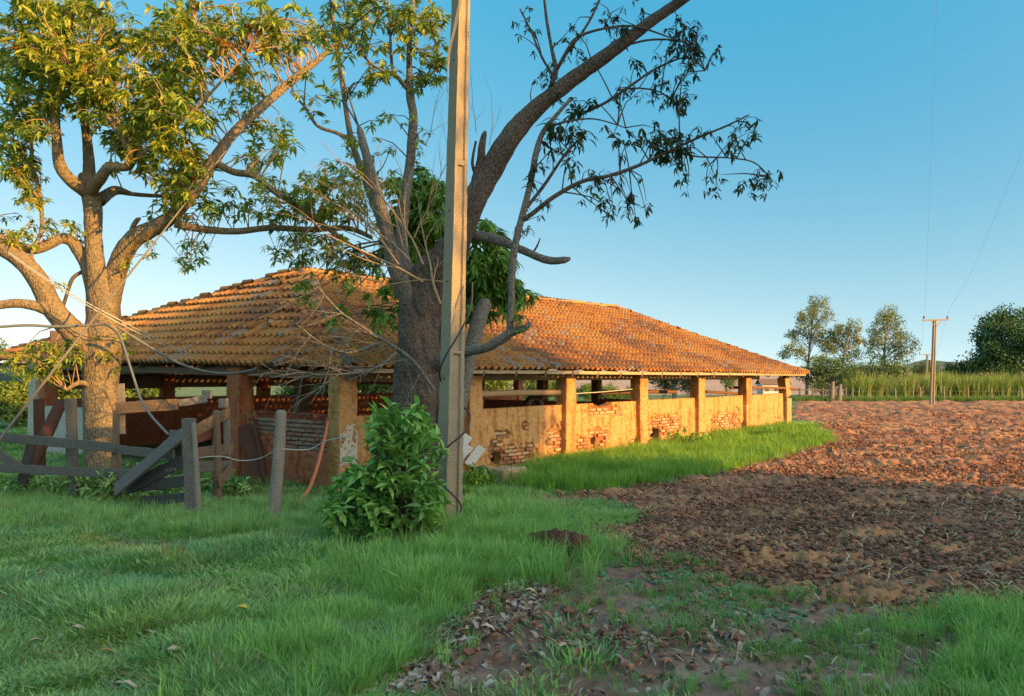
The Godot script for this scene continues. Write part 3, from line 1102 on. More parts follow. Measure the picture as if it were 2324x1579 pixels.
func make_shapes() -> void:
	M.whorls = []
	for i in 4:
		M.whorls.append(whorl(10, 0.20, 0.045, 0.7, 0.75, 100 + i))
	M.mango = []
	for i in 3:
		M.mango.append(whorl(13, 0.27, 0.055, 0.5, 1.3, 200 + i))
	M.bushw = []
	for i in 4:
		M.bushw.append(whorl(9, 0.17, 0.062, 1.1, 0.45, 300 + i))
	M.sparse = []
	for i in 3:
		M.sparse.append(whorl(6, 0.15, 0.04, 0.6, 1.3, 350 + i))
	M.tufts = []
	for i in 3:
		M.tufts.append(tuft(34, 0.17, 400 + i))
	M.lawn = []
	for i in 4:
		M.lawn.append(blades(80, 1.0, 0.055, 0.45, 500 + i))
	M.tall = []
	for i in 4:
		M.tall.append(blades(16, 0.22, 0.026, 0.75, 600 + i))
	M.cane = []
	for i in 3:
		M.cane.append(blades(22, 0.22, 0.03, 0.55, 700 + i))
	for i in 8:
		var c: Color = [GREEN[0], GREEN[2], OLIVE[0], OLIVE[1], OLIVE[2], DARK[0], DARK[3], GOLD[0]][i]
		M["leafv%d" % i] = leafmat(c, Color(0.5, 0.6, 0.18))
	M.bushv = []
	for c in [Color(0.28, 0.48, 0.12), Color(0.23, 0.43, 0.12), Color(0.35, 0.53, 0.13), Color(0.18, 0.34, 0.095)]:
		M.bushv.append(leafmat(c, Color(0.5, 0.65, 0.2)))

# ------------------------------------------------------------------ trees
func limb(parent: Node3D, called: String, px: Array, m: Material, skel: Array, sides := 12, amp := 0.12, keep := true, seg := 0.08) -> void:
	var pts := []
	var rad := []
	for q in px:
		pts.append(P(q[0], q[1], q[2]))
		rad.append(q[3] * q[2] / F * 0.88)
	var mb := MB.new()
	tube(mb, pts, rad, sides, maxf(seg, 0.03), amp, 6.0)
	obj(called, mb, m, parent)
	if keep:
		var s := spline(pts, rad, 0.15)
		for i in s[0].size():
			skel.append(s[0][i])

func nearest(p: Vector3, skel: Array) -> Vector3:
	var best := 1e9
	var o := p
	for q in skel:
		var d: float = p.distance_squared_to(q)
		if d < best:
			best = d
			o = q
	return o

# twigs that grow from the nearest limb into a region of the crown, with leaf clusters along their outer half
func grow(tw: MB, skel: Array, b: Array, out: Array, shapes: Array, pal: Array, gold := 0.0) -> void:
	# b: [vx, vy, rx, ry, depth, depth spread, twigs, clusters per twig, scale]
	for i in b[6]:
		var a := rnd(0, TAU)
		var k := sqrt(rnd(0, 1))
		var p := P(b[0] + cos(a) * k * b[2], b[1] + sin(a) * k * b[3], b[4] + rnd(-1, 1) * b[5])
		var s := nearest(p + Vector3(rnd(-0.3, 0.3), rnd(-0.5, 0.1), rnd(-0.3, 0.3)), skel)
		var ln := s.distance_to(p)
		var mid := s.lerp(p, 0.5) + Vector3(rnd(-0.15, 0.15), rnd(0.02, 0.25), rnd(-0.15, 0.15)) * clampf(ln, 0.1, 1.2)
		var r0 := clampf(0.006 + 0.008 * ln, 0.006, 0.022)
		tube(tw, [s, mid, p], [r0, r0 * 0.7, 0.003], 5, 0.25)
		for c in b[7]:
			var t := rnd(0.35, 1.0) if c > 0 else 1.0
			var q := s.lerp(mid, t * 2.0) if t < 0.5 else mid.lerp(p, t * 2.0 - 1.0)
			var sc: float = b[8] * rnd(0.75, 1.2)
			q += Vector3(rnd(-0.12, 0.12), rnd(-0.1, 0.06), rnd(-0.12, 0.12)) * (1.0 if c > 0 else 0.2)
			var bs := Basis.from_euler(Vector3(rnd(-0.6, 0.6), rnd(0, TAU), rnd(-0.6, 0.6))).scaled(Vector3.ONE * sc)
			var col: Color = pal[rng.randi() % pal.size()]
			if rnd(0, 1) < gold: col = GOLD[rng.randi() % 3]
			out.append([Transform3D(bs, q), tint(col, 0.22), shapes[rng.randi() % shapes.size()]])

# the nearest clusters are parts of their own, the mass of the crown is one part of stuff for each shape
func leaves(parent: Node3D, out: Array, single: int, called := "leaf_cluster") -> void:
	out.sort_custom(func(a, b): return (a[0].origin - cam_xf.origin).length_squared() < (b[0].origin - cam_xf.origin).length_squared())
	var step := maxi(1, out.size() / maxi(single, 1))
	var rest := {}
	var done := 0
	for i in out.size():
		var q: Array = out[i]
		if done < single and i % step == 0:
			done += 1
			var bi := 0
			var bd := 9.0
			for k in 8:
				var c: Color = [GREEN[0], GREEN[2], OLIVE[0], OLIVE[1], OLIVE[2], DARK[0], DARK[3], GOLD[0]][k]
				var e := absf(c.r - q[1].r) + absf(c.g - q[1].g)
				if e < bd:
					bd = e; bi = k
			put(called, q[2], q[0], parent, M["leafv%d" % bi])
		else:
			if not rest.has(q[2]): rest[q[2]] = [[], []]
			rest[q[2]][0].append(q[0]); rest[q[2]][1].append(q[1])
	for k in rest:
		many("foliage", k, rest[k][0], rest[k][1], parent)

func dead_branch(mb: MB, p: Vector3, d: Vector3, ln: float, r: float, depth: int, grav := 0.0) -> void:
	var pts := [p]
	var rad := [r]
	var n := 4
	var q := p
	for i in n:
		d = (d + Vector3(rnd(-0.22, 0.22), rnd(-0.18, 0.18) - grav, rnd(-0.22, 0.22))).normalized()
		q += d * ln / n
		pts.append(q)
		rad.append(lerpf(r, r * 0.35, (i + 1.0) / n))
		if depth > 0 and rnd(0, 1) < 0.85:
			var dd := (d + Vector3(rnd(-0.9, 0.9), rnd(-0.5, 0.7), rnd(-0.9, 0.9))).normalized()
			dead_branch(mb, q, dd, ln * rnd(0.35, 0.65), rad[-1] * 0.7, depth - 1, grav)
	tube(mb, pts, rad, 5, 0.12)

func make_left_tree() -> void:
	var d := 13.8
	var base := onground(P(232, 1105, d))
	var t := thing("tree", "large spreading tree with sunlit orange-brown limbs behind the weathered plank fence", "tree", base)
	var sk := []
	var tk := []
	limb(t, "trunk", [[232, 1130, d, 54], [232, 1085, d, 46], [231, 980, d, 42], [229, 880, d, 43], [233, 790, d, 47], [236, 720, d, 40], [234, 660, d, 39], [232, 615, d, 34]], M.bark_left, tk, 28, 0.10, false, 0.07)
	limb(t, "limb", [[226, 690, d, 26], [218, 610, d - 0.1, 24], [212, 540, d, 22], [211, 470, d, 22], [205, 435, d, 22], [197, 400, d + 0.1, 20]], M.bark_left, sk, 20, 0.12)
	limb(t, "limb", [[204, 440, d, 17], [166, 413, d - 0.3, 15], [137, 375, d - 0.5, 15], [128, 300, d - 0.6, 12], [122, 215, d - 0.5, 11], [112, 100, d - 0.3, 9], [95, -30, d, 7]], M.bark_left, sk, 16, 0.12)
	limb(t, "limb", [[205, 425, d, 17], [202, 370, d + 0.3, 15], [196, 300, d + 0.5, 11], [180, 200, d + 0.7, 9], [160, 60, d + 0.8, 7], [150, -30, d + 0.8, 6]], M.bark_left, sk, 14, 0.1)
	limb(t, "limb", [[208, 430, d - 0.1, 18], [228, 405, d - 0.4, 15], [250, 380, d - 0.6, 12], [292, 378, d - 0.8, 10], [296, 350, d - 0.9, 8], [270, 300, d - 0.9, 7], [230, 250, d - 0.9, 6], [180, 205, d - 0.8, 5]], M.bark_left, sk, 14, 0.12)
	limb(t, "limb", [[225, 455, d, 17], [262, 432, d + 0.4, 12], [300, 440, d + 0.5, 5.5], [350, 444, d + 0.5, 5], [420, 446, d + 0.5, 4]], M.bark_left, sk, 12, 0.08)
	limb(t, "limb", [[243, 700, d, 30], [262, 625, d, 27], [279, 575, d - 0.1, 25], [306, 540, d - 0.2, 24], [345, 520, d - 0.3, 22], [388, 493, d - 0.4, 18], [420, 458, d - 0.4, 17], [455, 412, d - 0.4, 17], [487, 362, d - 0.3, 16], [535, 298, d - 0.2, 13], [605, 232, d, 12], [685, 165, d + 0.2, 10], [738, 122, d + 0.3, 7], [800, 60, d + 0.4, 4]], M.bark_left, sk, 18, 0.12)
	limb(t, "broken_limb", [[298, 545, d - 0.25, 9], [302, 515, d - 0.3, 7], [313, 498, d - 0.35, 6], [320, 496, d - 0.35, 2]], M.bark_left, sk, 9, 0.25, false, 0.04)
	limb(t, "limb", [[398, 505, d - 0.4, 14], [440, 517, d - 0.3, 10], [530, 525, d - 0.1, 8.5], [615, 517, d + 0.1, 8], [700, 521, d + 0.2, 8], [790, 518, d + 0.2, 7], [845, 540, d + 0.2, 5]], M.bark_left, sk, 12, 0.08)
	limb(t, "limb", [[495, 372, d - 0.3, 11], [530, 390, d - 0.4, 9], [575, 398, d - 0.5, 8.5], [615, 428, d - 0.5, 8], [665, 462, d - 0.4, 7.5], [715, 495, d - 0.3, 7], [780, 545, d - 0.1, 6], [850, 590, d, 4]], M.bark_left, sk, 12, 0.1)
	limb(t, "limb", [[222, 690, d, 24], [205, 615, d, 21], [188, 582, d, 17], [163, 548, d - 0.1, 15], [138, 541, d - 0.2, 14], [108, 556, d - 0.3, 14], [70, 566, d - 0.4, 12], [20, 545, d - 0.5, 8], [-40, 520, d - 0.5, 5]], M.bark_left, sk, 16, 0.14)
	limb(t, "limb", [[232, 830, d, 34], [200, 782, d - 0.1, 32], [152, 738, d - 0.3, 28], [115, 692, d - 0.4, 26], [92, 645, d - 0.5, 25], [58, 600, d - 0.6, 23], [15, 568, d - 0.7, 21], [-40, 545, d - 0.7, 18], [-120, 500, d - 0.6, 10]], M.bark_left, sk, 20, 0.1)
	limb(t, "limb", [[118, 705, d - 0.4, 18], [80, 694, d - 0.6, 14], [35, 688, d - 0.7, 12], [-30, 697, d - 0.8, 10]], M.bark_left, sk, 12, 0.1)
	limb(t, "limb", [[186, 617, d, 5], [165, 632, d - 0.1, 5], [152, 668, d - 0.1, 4.5], [139, 712, d - 0.1, 4]], M.twig_dark, sk, 8, 0.1, false)
	limb(t, "limb", [[88, 610, d - 0.5, 4], [72, 575, d - 0.5, 4], [95, 520, d - 0.4, 5], [90, 440, d - 0.2, 6], [75, 375, d - 0.1, 5], [70, 300, d, 4]], M.bark_left, sk, 8, 0.1)
	limb(t, "limb", [[240, 840, d, 10], [210, 872, d - 0.2, 8], [180, 868, d - 0.3, 7], [150, 885, d - 0.4, 4]], M.bark_left, sk, 8, 0.1, true)
	limb(t, "limb", [[290, 340, d, 8], [360, 250, d + 0.6, 8], [425, 120, d + 0.8, 8], [440, 20, d + 0.8, 8], [430, -60, d + 0.8, 6]], M.bark_left, sk, 12, 0.1)
	limb(t, "limb", [[300, 370, d - 0.8, 6], [380, 300, d - 1.0, 5], [460, 230, d - 1.0, 4], [560, 120, d - 0.9, 3]], M.bark_left, sk, 8, 0.1)
	var tw := MB.new()
	var out := []
	var B := [[70, 70, 95, 95, d - 0.5, 1.0, 52, 3, 1.05], [210, 60, 110, 80, d, 1.3, 46, 3, 1.05], [60, 200, 80, 90, d - 0.5, 0.9, 34, 3, 1.05], [185, 180, 90, 80, d - 0.4, 1.1, 34, 3, 1.0], [310, 170, 90, 100, d - 0.2, 1.2, 46, 3, 1.0], [400, 230, 80, 110, d - 0.5, 1.2, 44, 3, 1.0], [300, 290, 90, 70, d - 0.4, 1.0, 30, 3, 1.0], [400, 380, 70, 60, d - 0.5, 0.8, 30, 3, 1.0], [420, 60, 100, 75, d + 0.2, 1.2, 38, 3, 1.0],
		[560, 70, 90, 80, d, 1.2, 26, 3, 0.9], [650, 60, 80, 60, d, 1.0, 18, 3, 0.9], [530, 190, 60, 60, d, 0.8, 12, 3, 0.9], [40, 330, 60, 70, d, 0.8, 20, 3, 0.95], [50, 430, 60, 60, d - 0.2, 0.7, 14, 3, 0.9], [60, 520, 60, 30, d - 0.4, 0.5, 8, 3, 0.8], [150, 505, 40, 22, d - 0.1, 0.4, 5, 3, 0.8],
		[610, 320, 50, 55, d, 0.6, 12, 3, 0.9], [520, 440, 70, 40, d - 0.2, 0.5, 14, 3, 0.85], [620, 450, 70, 55, d - 0.2, 0.7, 20, 3, 0.85], [720, 420, 70, 60, d - 0.2, 0.7, 22, 3, 0.9], [790, 430, 60, 55, d - 0.2, 0.6, 20, 3, 0.85], [690, 570, 75, 45, d - 0.1, 0.5, 26, 3, 0.8], [790, 600, 60, 40, d, 0.4, 16, 3, 0.8], [430, 590, 35, 24, d - 0.3, 0.3, 8, 3, 0.75], [345, 568, 16, 14, d - 0.2, 0.2, 4, 2, 0.7], [420, 485, 30, 25, d - 0.3, 0.4, 6, 2, 0.75],
		[60, 800, 65, 50, d - 0.4, 0.5, 16, 3, 0.85], [130, 800, 60, 40, d - 0.2, 0.4, 10, 3, 0.8], [270, 790, 25, 40, d - 0.2, 0.3, 6, 2, 0.7], [130, 640, 20, 30, d, 0.3, 2, 2, 0.6]]
	for b in B:
		if b[1] < 420: b[6] = int(b[6] * 1.5)
		grow(tw, sk, b, out, M.whorls, OLIVE, 0.05 if b[1] < 420 else 0.02)
	obj("twigs", tw, M.twig, t).set_meta("kind", "stuff")
	leaves(t, out, 300)

func make_mid_tree() -> void:
	var d := 11.5
	var base := onground(P(930, 1150, d))
	var t := thing("tree", "half-dead tree with a dark furrowed trunk and bare forking limbs behind the concrete pole", "tree", base)
	var sk := []
	var no := []
	limb(t, "trunk", [[925, 1190, d, 80], [930, 1100, d, 64], [938, 980, d, 58], [945, 860, d, 54], [950, 760, d, 53], [957, 690, d, 58], [972, 640, d, 50], [1000, 592, d - 0.1, 40], [1035, 545, d - 0.2, 30]], M.bark_mid, no, 56, 0.22, false, 0.035)
	limb(t, "limb", [[975, 700, d, 40], [1005, 620, d - 0.1, 44], [1040, 540, d - 0.2, 37], [1072, 462, d - 0.3, 30], [1108, 395, d - 0.3, 29], [1150, 325, d - 0.4, 27], [1195, 268, d - 0.4, 27], [1245, 222, d - 0.5, 21], [1310, 172, d - 0.5, 20], [1400, 108, d - 0.6, 16], [1475, 50, d - 0.6, 14], [1545, 2, d - 0.6, 13], [1640, -70, d - 0.9, 11], [1800, -200, d - 1.6, 9], [2000, -340, d - 2.4, 6]], M.bark_mid, sk, 24, 0.16)
	limb(t, "broken_limb", [[1080, 410, d - 0.3, 13], [1090, 370, d - 0.35, 11], [1094, 330, d - 0.4, 9], [1099, 306, d - 0.4, 7], [1102, 297, d - 0.4, 3]], M.bark_mid, no, 10, 0.2, false, 0.05)
	limb(t, "broken_limb", [[1082, 402, d - 0.3, 5], [1072, 370, d - 0.4, 4], [1080, 320, d - 0.4, 3]], M.bark_mid, no, 7, 0.15, false, 0.05)
	limb(t, "broken_limb", [[1035, 545, d, 18], [1065, 534, d - 0.1, 15], [1120, 542, d - 0.2, 12], [1180, 565, d - 0.3, 11], [1240, 590, d - 0.35, 10], [1280, 590, d - 0.4, 9], [1294, 586, d - 0.4, 4]], M.bark_grey, no, 12, 0.18, false, 0.05)
	limb(t, "twig", [[1205, 578, d - 0.3, 3], [1218, 560, d - 0.3, 2.5], [1226, 540, d - 0.3, 1.2]], M.bark_mid, no, 6, 0.1, false, 0.05)
	# left limbs
	limb(t, "broken_limb", [[955, 770, d, 20], [930, 690, d - 0.15, 24], [892, 590, d - 0.4, 20], [870, 490, d - 0.5, 16], [845, 400, d - 0.55, 13], [828, 340, d - 0.6, 11], [818, 300, d - 0.6, 8], [813, 286, d - 0.6, 3]], M.bark_grey, sk, 16, 0.16, true, 0.06)
	limb(t, "limb", [[945, 720, d + 0.1, 18], [905, 620, d + 0.2, 17], [865, 500, d + 0.3, 13], [825, 398, d + 0.3, 9], [798, 316, d + 0.3, 8], [783, 233, d + 0.3, 6], [768, 130, d + 0.3, 5], [756, 41, d + 0.3, 5], [745, -40, d + 0.3, 4]], M.bark_grey, sk, 12, 0.12)
	limb(t, "limb", [[798, 316, d + 0.3, 5], [760, 300, d + 0.2, 4.5], [720, 285, d + 0.1, 4], [690, 240, d, 3.5], [660, 210, d, 2.5]], M.bark_grey, sk, 9, 0.12)
	limb(t, "limb", [[955, 740, d, 22], [935, 660, d + 0.05, 24], [912, 570, d + 0.1, 17], [915, 470, d + 0.1, 15], [928, 390, d + 0.1, 13], [935, 320, d + 0.1, 12], [938, 262, d + 0.1, 11], [931, 215, d + 0.1, 11], [929, 166, d + 0.1, 8], [930, 90, d + 0.1, 7], [936, 0, d + 0.1, 6], [938, -60, d + 0.1, 5]], M.bark_grey, sk, 14, 0.14)
	limb(t, "limb", [[931, 210, d + 0.1, 6], [905, 178, d, 5], [890, 150, d, 4], [885, 60, d - 0.1, 3], [880, -30, d - 0.1, 2]], M.bark_grey, sk, 8, 0.1)
	limb(t, "limb", [[932, 175, d + 0.1, 4], [970, 172, d, 3], [1000, 150, d, 2]], M.bark_grey, sk, 7, 0.1)
	limb(t, "limb", [[905, 175, d, 4], [850, 150, d - 0.2, 3.5], [800, 90, d - 0.3, 3], [780, 0, d - 0.3, 2.5]], M.bark_grey, sk, 7, 0.1)
	# branches over the main right limb
	limb(t, "limb", [[1243, 226, d - 0.5, 8], [1254, 185, d - 0.5, 7], [1262, 160, d - 0.5, 7], [1252, 110, d - 0.5, 4.5], [1240, 40, d - 0.5, 4], [1233, -30, d - 0.5, 3]], M.bark_mid, sk, 8, 0.1)
	limb(t, "limb", [[1262, 162, d - 0.5, 5], [1285, 120, d - 0.6, 5], [1310, 85, d - 0.6, 4], [1370, 65, d - 0.7, 3], [1440, 60, d - 0.7, 3], [1520, 85, d - 0.7, 2]], M.bark_mid, sk, 7, 0.1)
	limb(t, "limb", [[1285, 122, d - 0.6, 4], [1330, 60, d - 0.6, 3.5], [1360, 0, d - 0.6, 3], [1375, -50, d - 0.6, 2]], M.bark_mid, sk, 7, 0.1)
	limb(t, "limb", [[1258, 175, d - 0.5, 4], [1230, 130, d - 0.4, 3], [1205, 70, d - 0.3, 2.5], [1180, 20, d - 0.3, 2]], M.bark_mid, sk, 6, 0.1)
	limb(t, "limb", [[1310, 262, d - 0.5, 4], [1370, 235, d - 0.6, 4], [1430, 195, d - 0.7, 3.5], [1490, 155, d - 0.7, 3], [1560, 130, d - 0.7, 2], [1600, 160, d - 0.7, 1.5]], M.bark_mid, sk, 7, 0.1)
	limb(t, "limb", [[1400, 205, d - 0.6, 3], [1450, 200, d - 0.7, 2.5], [1500, 210, d - 0.7, 2], [1540, 240, d - 0.7, 1.3]], M.bark_mid, sk, 6, 0.1)
	limb(t, "limb", [[1430, 100, d - 0.6, 3], [1480, 90, d - 0.7, 3], [1550, 95, d - 0.7, 2.5], [1590, 130, d - 0.7, 2]], M.bark_mid, sk, 6, 0.1)
	# low limb with the elbow, and the slim stem that rises from it
	limb(t, "limb", [[985, 830, d, 22], [1050, 800, d - 0.5, 14], [1100, 790, d - 0.7, 12], [1140, 768, d - 0.8, 12], [1165, 752, d - 0.85, 12], [1192, 744, d - 0.9, 9], [1203, 733, d - 0.9, 5]], M.bark_grey, sk, 14, 0.16, true, 0.06)
	limb(t, "stem", [[1156, 758, d - 0.85, 9], [1160, 690, d - 0.85, 9], [1163, 600, d - 0.85, 9.5], [1175, 530, d - 0.85, 9], [1188, 480, d - 0.85, 8.5], [1205, 410, d - 0.85, 7.5], [1216, 350, d - 0.85, 8], [1232, 300, d - 0.85, 7], [1262, 262, d - 0.9, 5], [1295, 225, d - 0.9, 4]], M.bark_grey, sk, 10, 0.1)
	limb(t, "limb", [[1183, 500, d - 0.85, 7], [1205, 487, d - 0.9, 6.5], [1255, 448, d - 0.95, 6], [1320, 412, d - 1.0, 5.5], [1385, 398, d - 1.0, 5], [1450, 375, d - 1.0, 4.5], [1520, 342, d - 1.0, 3.5], [1590, 310, d - 1.0, 3], [1650, 285, d - 1.0, 2.5], [1700, 260, d - 1.0, 1.5]], M.bark_mid, sk, 8, 0.1)
	limb(t, "limb", [[1520, 342, d - 1.0, 3], [1580, 355, d - 1.0, 2.5], [1650, 358, d - 1.0, 2], [1710, 368, d - 1.0, 2], [1745, 400, d - 1.0, 1.4]], M.bark_mid, sk, 6, 0.1)
	limb(t, "limb", [[1196, 470, d - 0.85, 5], [1235, 420, d - 0.8, 4.5], [1265, 375, d - 0.8, 4], [1290, 340, d - 0.8, 3], [1330, 300, d - 0.8, 2]], M.bark_mid, sk, 7, 0.1)
	limb(t, "limb", [[1240, 290, d - 0.85, 3], [1290, 275, d - 0.8, 3], [1350, 270, d - 0.8, 2], [1420, 290, d - 0.8, 1.5]], M.bark_mid, sk, 6, 0.1)
	limb(t, "limb", [[1104, 678, d + 0.4, 9], [1100, 690, d + 0.4, 19], [1088, 725, d + 0.3, 20], [1068, 800, d + 0.2, 18], [1052, 870, d + 0.1, 20], [1030, 980, d + 0.1, 22]], M.bark_grey, no, 14, 0.12, false)
	# leaves: clusters left on the limbs
	var tw := MB.new()
	var out := []
	for b in [[860, 40, 85, 60, d, 0.8, 26, 3, 0.85], [960, 60, 55, 55, d, 0.6, 16, 3, 0.85], [770, 70, 60, 70, d, 0.7, 16, 3, 0.8], [985, 165, 40, 40, d, 0.4, 10, 3, 0.8], [860, 170, 40, 30, d, 0.4, 8, 3, 0.75], [730, 210, 50, 60, d, 0.5, 8, 2, 0.7], [860, 300, 40, 60, d, 0.4, 6, 2, 0.65], [780, 350, 50, 60, d, 0.5, 10, 2, 0.7], [870, 420, 30, 40, d, 0.4, 6, 2, 0.7], [940, 300, 30, 60, d, 0.3, 4, 2, 0.6], [1170, 725, 25, 14, d - 0.9, 0.1, 5, 2, 0.5]]:
		grow(tw, sk, b, out, M.whorls, OLIVE, 0.03)
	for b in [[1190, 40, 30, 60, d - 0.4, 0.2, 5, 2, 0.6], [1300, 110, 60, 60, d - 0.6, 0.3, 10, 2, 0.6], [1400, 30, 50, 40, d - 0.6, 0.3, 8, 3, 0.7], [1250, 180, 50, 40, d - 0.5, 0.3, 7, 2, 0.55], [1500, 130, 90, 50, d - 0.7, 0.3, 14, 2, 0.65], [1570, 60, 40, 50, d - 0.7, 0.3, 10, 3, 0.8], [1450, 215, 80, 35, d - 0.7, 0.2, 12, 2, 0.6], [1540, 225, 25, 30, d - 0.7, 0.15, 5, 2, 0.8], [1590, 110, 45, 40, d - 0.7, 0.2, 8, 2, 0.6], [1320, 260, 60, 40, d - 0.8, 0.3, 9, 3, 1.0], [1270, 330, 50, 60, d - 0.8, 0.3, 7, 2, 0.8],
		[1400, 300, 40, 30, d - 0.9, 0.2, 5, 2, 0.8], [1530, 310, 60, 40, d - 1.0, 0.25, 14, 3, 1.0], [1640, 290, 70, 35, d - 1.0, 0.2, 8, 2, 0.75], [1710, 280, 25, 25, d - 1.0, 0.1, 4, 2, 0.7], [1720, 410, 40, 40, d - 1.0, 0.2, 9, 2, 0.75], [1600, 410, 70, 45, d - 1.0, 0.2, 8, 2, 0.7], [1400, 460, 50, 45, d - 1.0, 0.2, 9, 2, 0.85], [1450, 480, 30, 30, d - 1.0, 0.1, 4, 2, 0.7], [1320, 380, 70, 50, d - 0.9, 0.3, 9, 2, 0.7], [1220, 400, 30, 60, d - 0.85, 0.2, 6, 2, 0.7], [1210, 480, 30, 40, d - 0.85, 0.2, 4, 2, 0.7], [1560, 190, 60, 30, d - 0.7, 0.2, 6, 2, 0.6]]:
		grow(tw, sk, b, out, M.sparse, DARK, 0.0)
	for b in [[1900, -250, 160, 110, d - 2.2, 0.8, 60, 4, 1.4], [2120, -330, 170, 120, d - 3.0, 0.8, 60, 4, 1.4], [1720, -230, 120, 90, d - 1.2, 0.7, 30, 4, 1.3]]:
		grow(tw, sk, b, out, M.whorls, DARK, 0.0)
	obj("twigs", tw, M.twig_dark, t).set_meta("kind", "stuff")
	leaves(t, out, 300)
	# bare dry twigs that catch the sun
	var dm := MB.new()
	for q in [[905, 600, d - 0.7, -0.6, 0.9, 1.3, 0.014], [890, 570, d - 0.7, -0.9, 0.7, 1.1, 0.013], [925, 560, d - 0.7, 0.0, 1.0, 1.1, 0.012], [850, 530, d - 0.7, -0.5, 1.0, 1.0, 0.012], [960, 640, d - 0.7, -0.9, 0.5, 1.4, 0.016], [1000, 690, d - 0.7, -0.35, 1.0, 1.25, 0.02], [960, 600, d - 0.6, -0.5, 0.9, 1.4, 0.018], [930, 590, d - 0.6, -0.8, 0.8, 1.3, 0.016], [915, 560, d - 0.6, -0.2, 1.0, 1.1, 0.014], [880, 545, d - 0.6, -0.7, 0.9, 1.2, 0.014], [940, 540, d - 0.6, 0.3, 1.0, 0.8, 0.012], [870, 640, d - 0.5, -1.0, 0.25, 1.1, 0.014], [1010, 640, d - 0.5, -1.0, 0.1, 1.0, 0.012], [1110, 330, d - 0.4, 0.25, 1.0, 0.8, 0.006], [1080, 300, d - 0.4, -0.05, 1.0, 0.7, 0.006], [965, 330, d, 0.4, 1.0, 0.8, 0.007], [985, 450, d, 0.1, 1.0, 1.3, 0.008]]:
		dead_branch(dm, P(q[0], q[1], q[2]), Vector3(q[3], q[4], rnd(-0.3, 0.3)).normalized(), q[5], q[6], 2)
	obj("dry_twigs", dm, M.twig, t).set_meta("kind", "stuff")
	var dl := MB.new()
	var lowp := [[[985, 885, d - 0.8], [930, 812, d - 0.9], [830, 747, d - 0.9], [770, 705, d - 0.8], [720, 650, d - 0.8]], [[900, 800, d - 0.6], [850, 838, d - 0.7], [790, 848, d - 0.8], [720, 850, d - 0.8], [650, 835, d - 0.8]], [[860, 780, d - 0.7], [790, 800, d - 0.8], [730, 780, d - 0.8], [680, 740, d - 0.8]]]
	for l in lowp:
		var pp := []
		var rr := []
		for i in l.size():
			pp.append(P(l[i][0], l[i][1], l[i][2]))
			rr.append(lerpf(0.028, 0.008, float(i) / (l.size() - 1)))
		tube(dl, pp, rr, 6, 0.1, 0.1)
		for i in range(1, l.size()):
			for e in 4:
				dead_branch(dl, pp[i].lerp(pp[i - 1], rnd(0, 0.9)), Vector3(rnd(-1.0, -0.1), rnd(-0.7, 0.5), rnd(-0.4, 0.4)).normalized(), rnd(0.4, 0.9), 0.009, 1, 0.03)
	obj("dry_branches", dl, M.bark_grey, t).set_meta("kind", "stuff")

func make_mango() -> void:
	var d := 14.0
	var base := onground(P(1010, 1050, d))
	var t := thing("tree", "leafy mango tree with drooping bright green leaves between the dark trunk and the barn roof", "tree", base)
	var sk := []
	limb(t, "trunk", [[1005, 1075, d, 24], [1000, 900, d, 22], [995, 720, d, 19], [985, 620, d, 16], [960, 500, d, 10], [950, 430, d, 6]], M.bark_mid, sk, 14, 0.12)
	limb(t, "limb", [[995, 720, d, 12], [1040, 640, d + 0.2, 10], [1100, 580, d + 0.2, 8], [1120, 520, d + 0.2, 5]], M.bark_mid, sk, 10, 0.1)
	limb(t, "limb", [[1000, 760, d, 12], [1060, 690, d - 0.2, 9], [1130, 640, d - 0.3, 6]], M.bark_mid, sk, 10, 0.1)
	limb(t, "limb", [[985, 620, d, 10], [920, 560, d, 8], [880, 500, d, 5]], M.bark_mid, sk, 10, 0.1)
	var tw := MB.new()
	var out := []
	for b in [[940, 430, 65, 55, d, 0.6, 34, 3, 1.0], [965, 520, 70, 70, d, 0.7, 40, 3, 1.0], [900, 540, 50, 70, d, 0.6, 24, 3, 1.0], [970, 610, 70, 50, d, 0.6, 22, 3, 1.0], [1110, 540, 45, 50, d, 0.5, 16, 3, 0.95], [1130, 610, 55, 55, d - 0.1, 0.5, 26, 3, 1.0], [1100, 670, 55, 50, d - 0.1, 0.5, 22, 3, 1.0], [1160, 660, 35, 40, d - 0.2, 0.4, 14, 3, 0.95], [1080, 610, 40, 50, d, 0.4, 12, 3, 0.95],
		[850, 660, 55, 55, d - 0.6, 0.3, 10, 2, 0.8], [800, 710, 40, 30, d - 0.7, 0.3, 5, 2, 0.75], [880, 720, 30, 30, d - 0.7, 0.3, 6, 2, 0.75], [690, 650, 25, 40, d - 0.7, 0.2, 4, 2, 0.7]]:
		grow(tw, sk, b, out, M.mango, GREEN, 0.012)
	obj("twigs", tw, M.twig_dark, t).set_meta("kind", "stuff")
	leaves(t, out, 250)

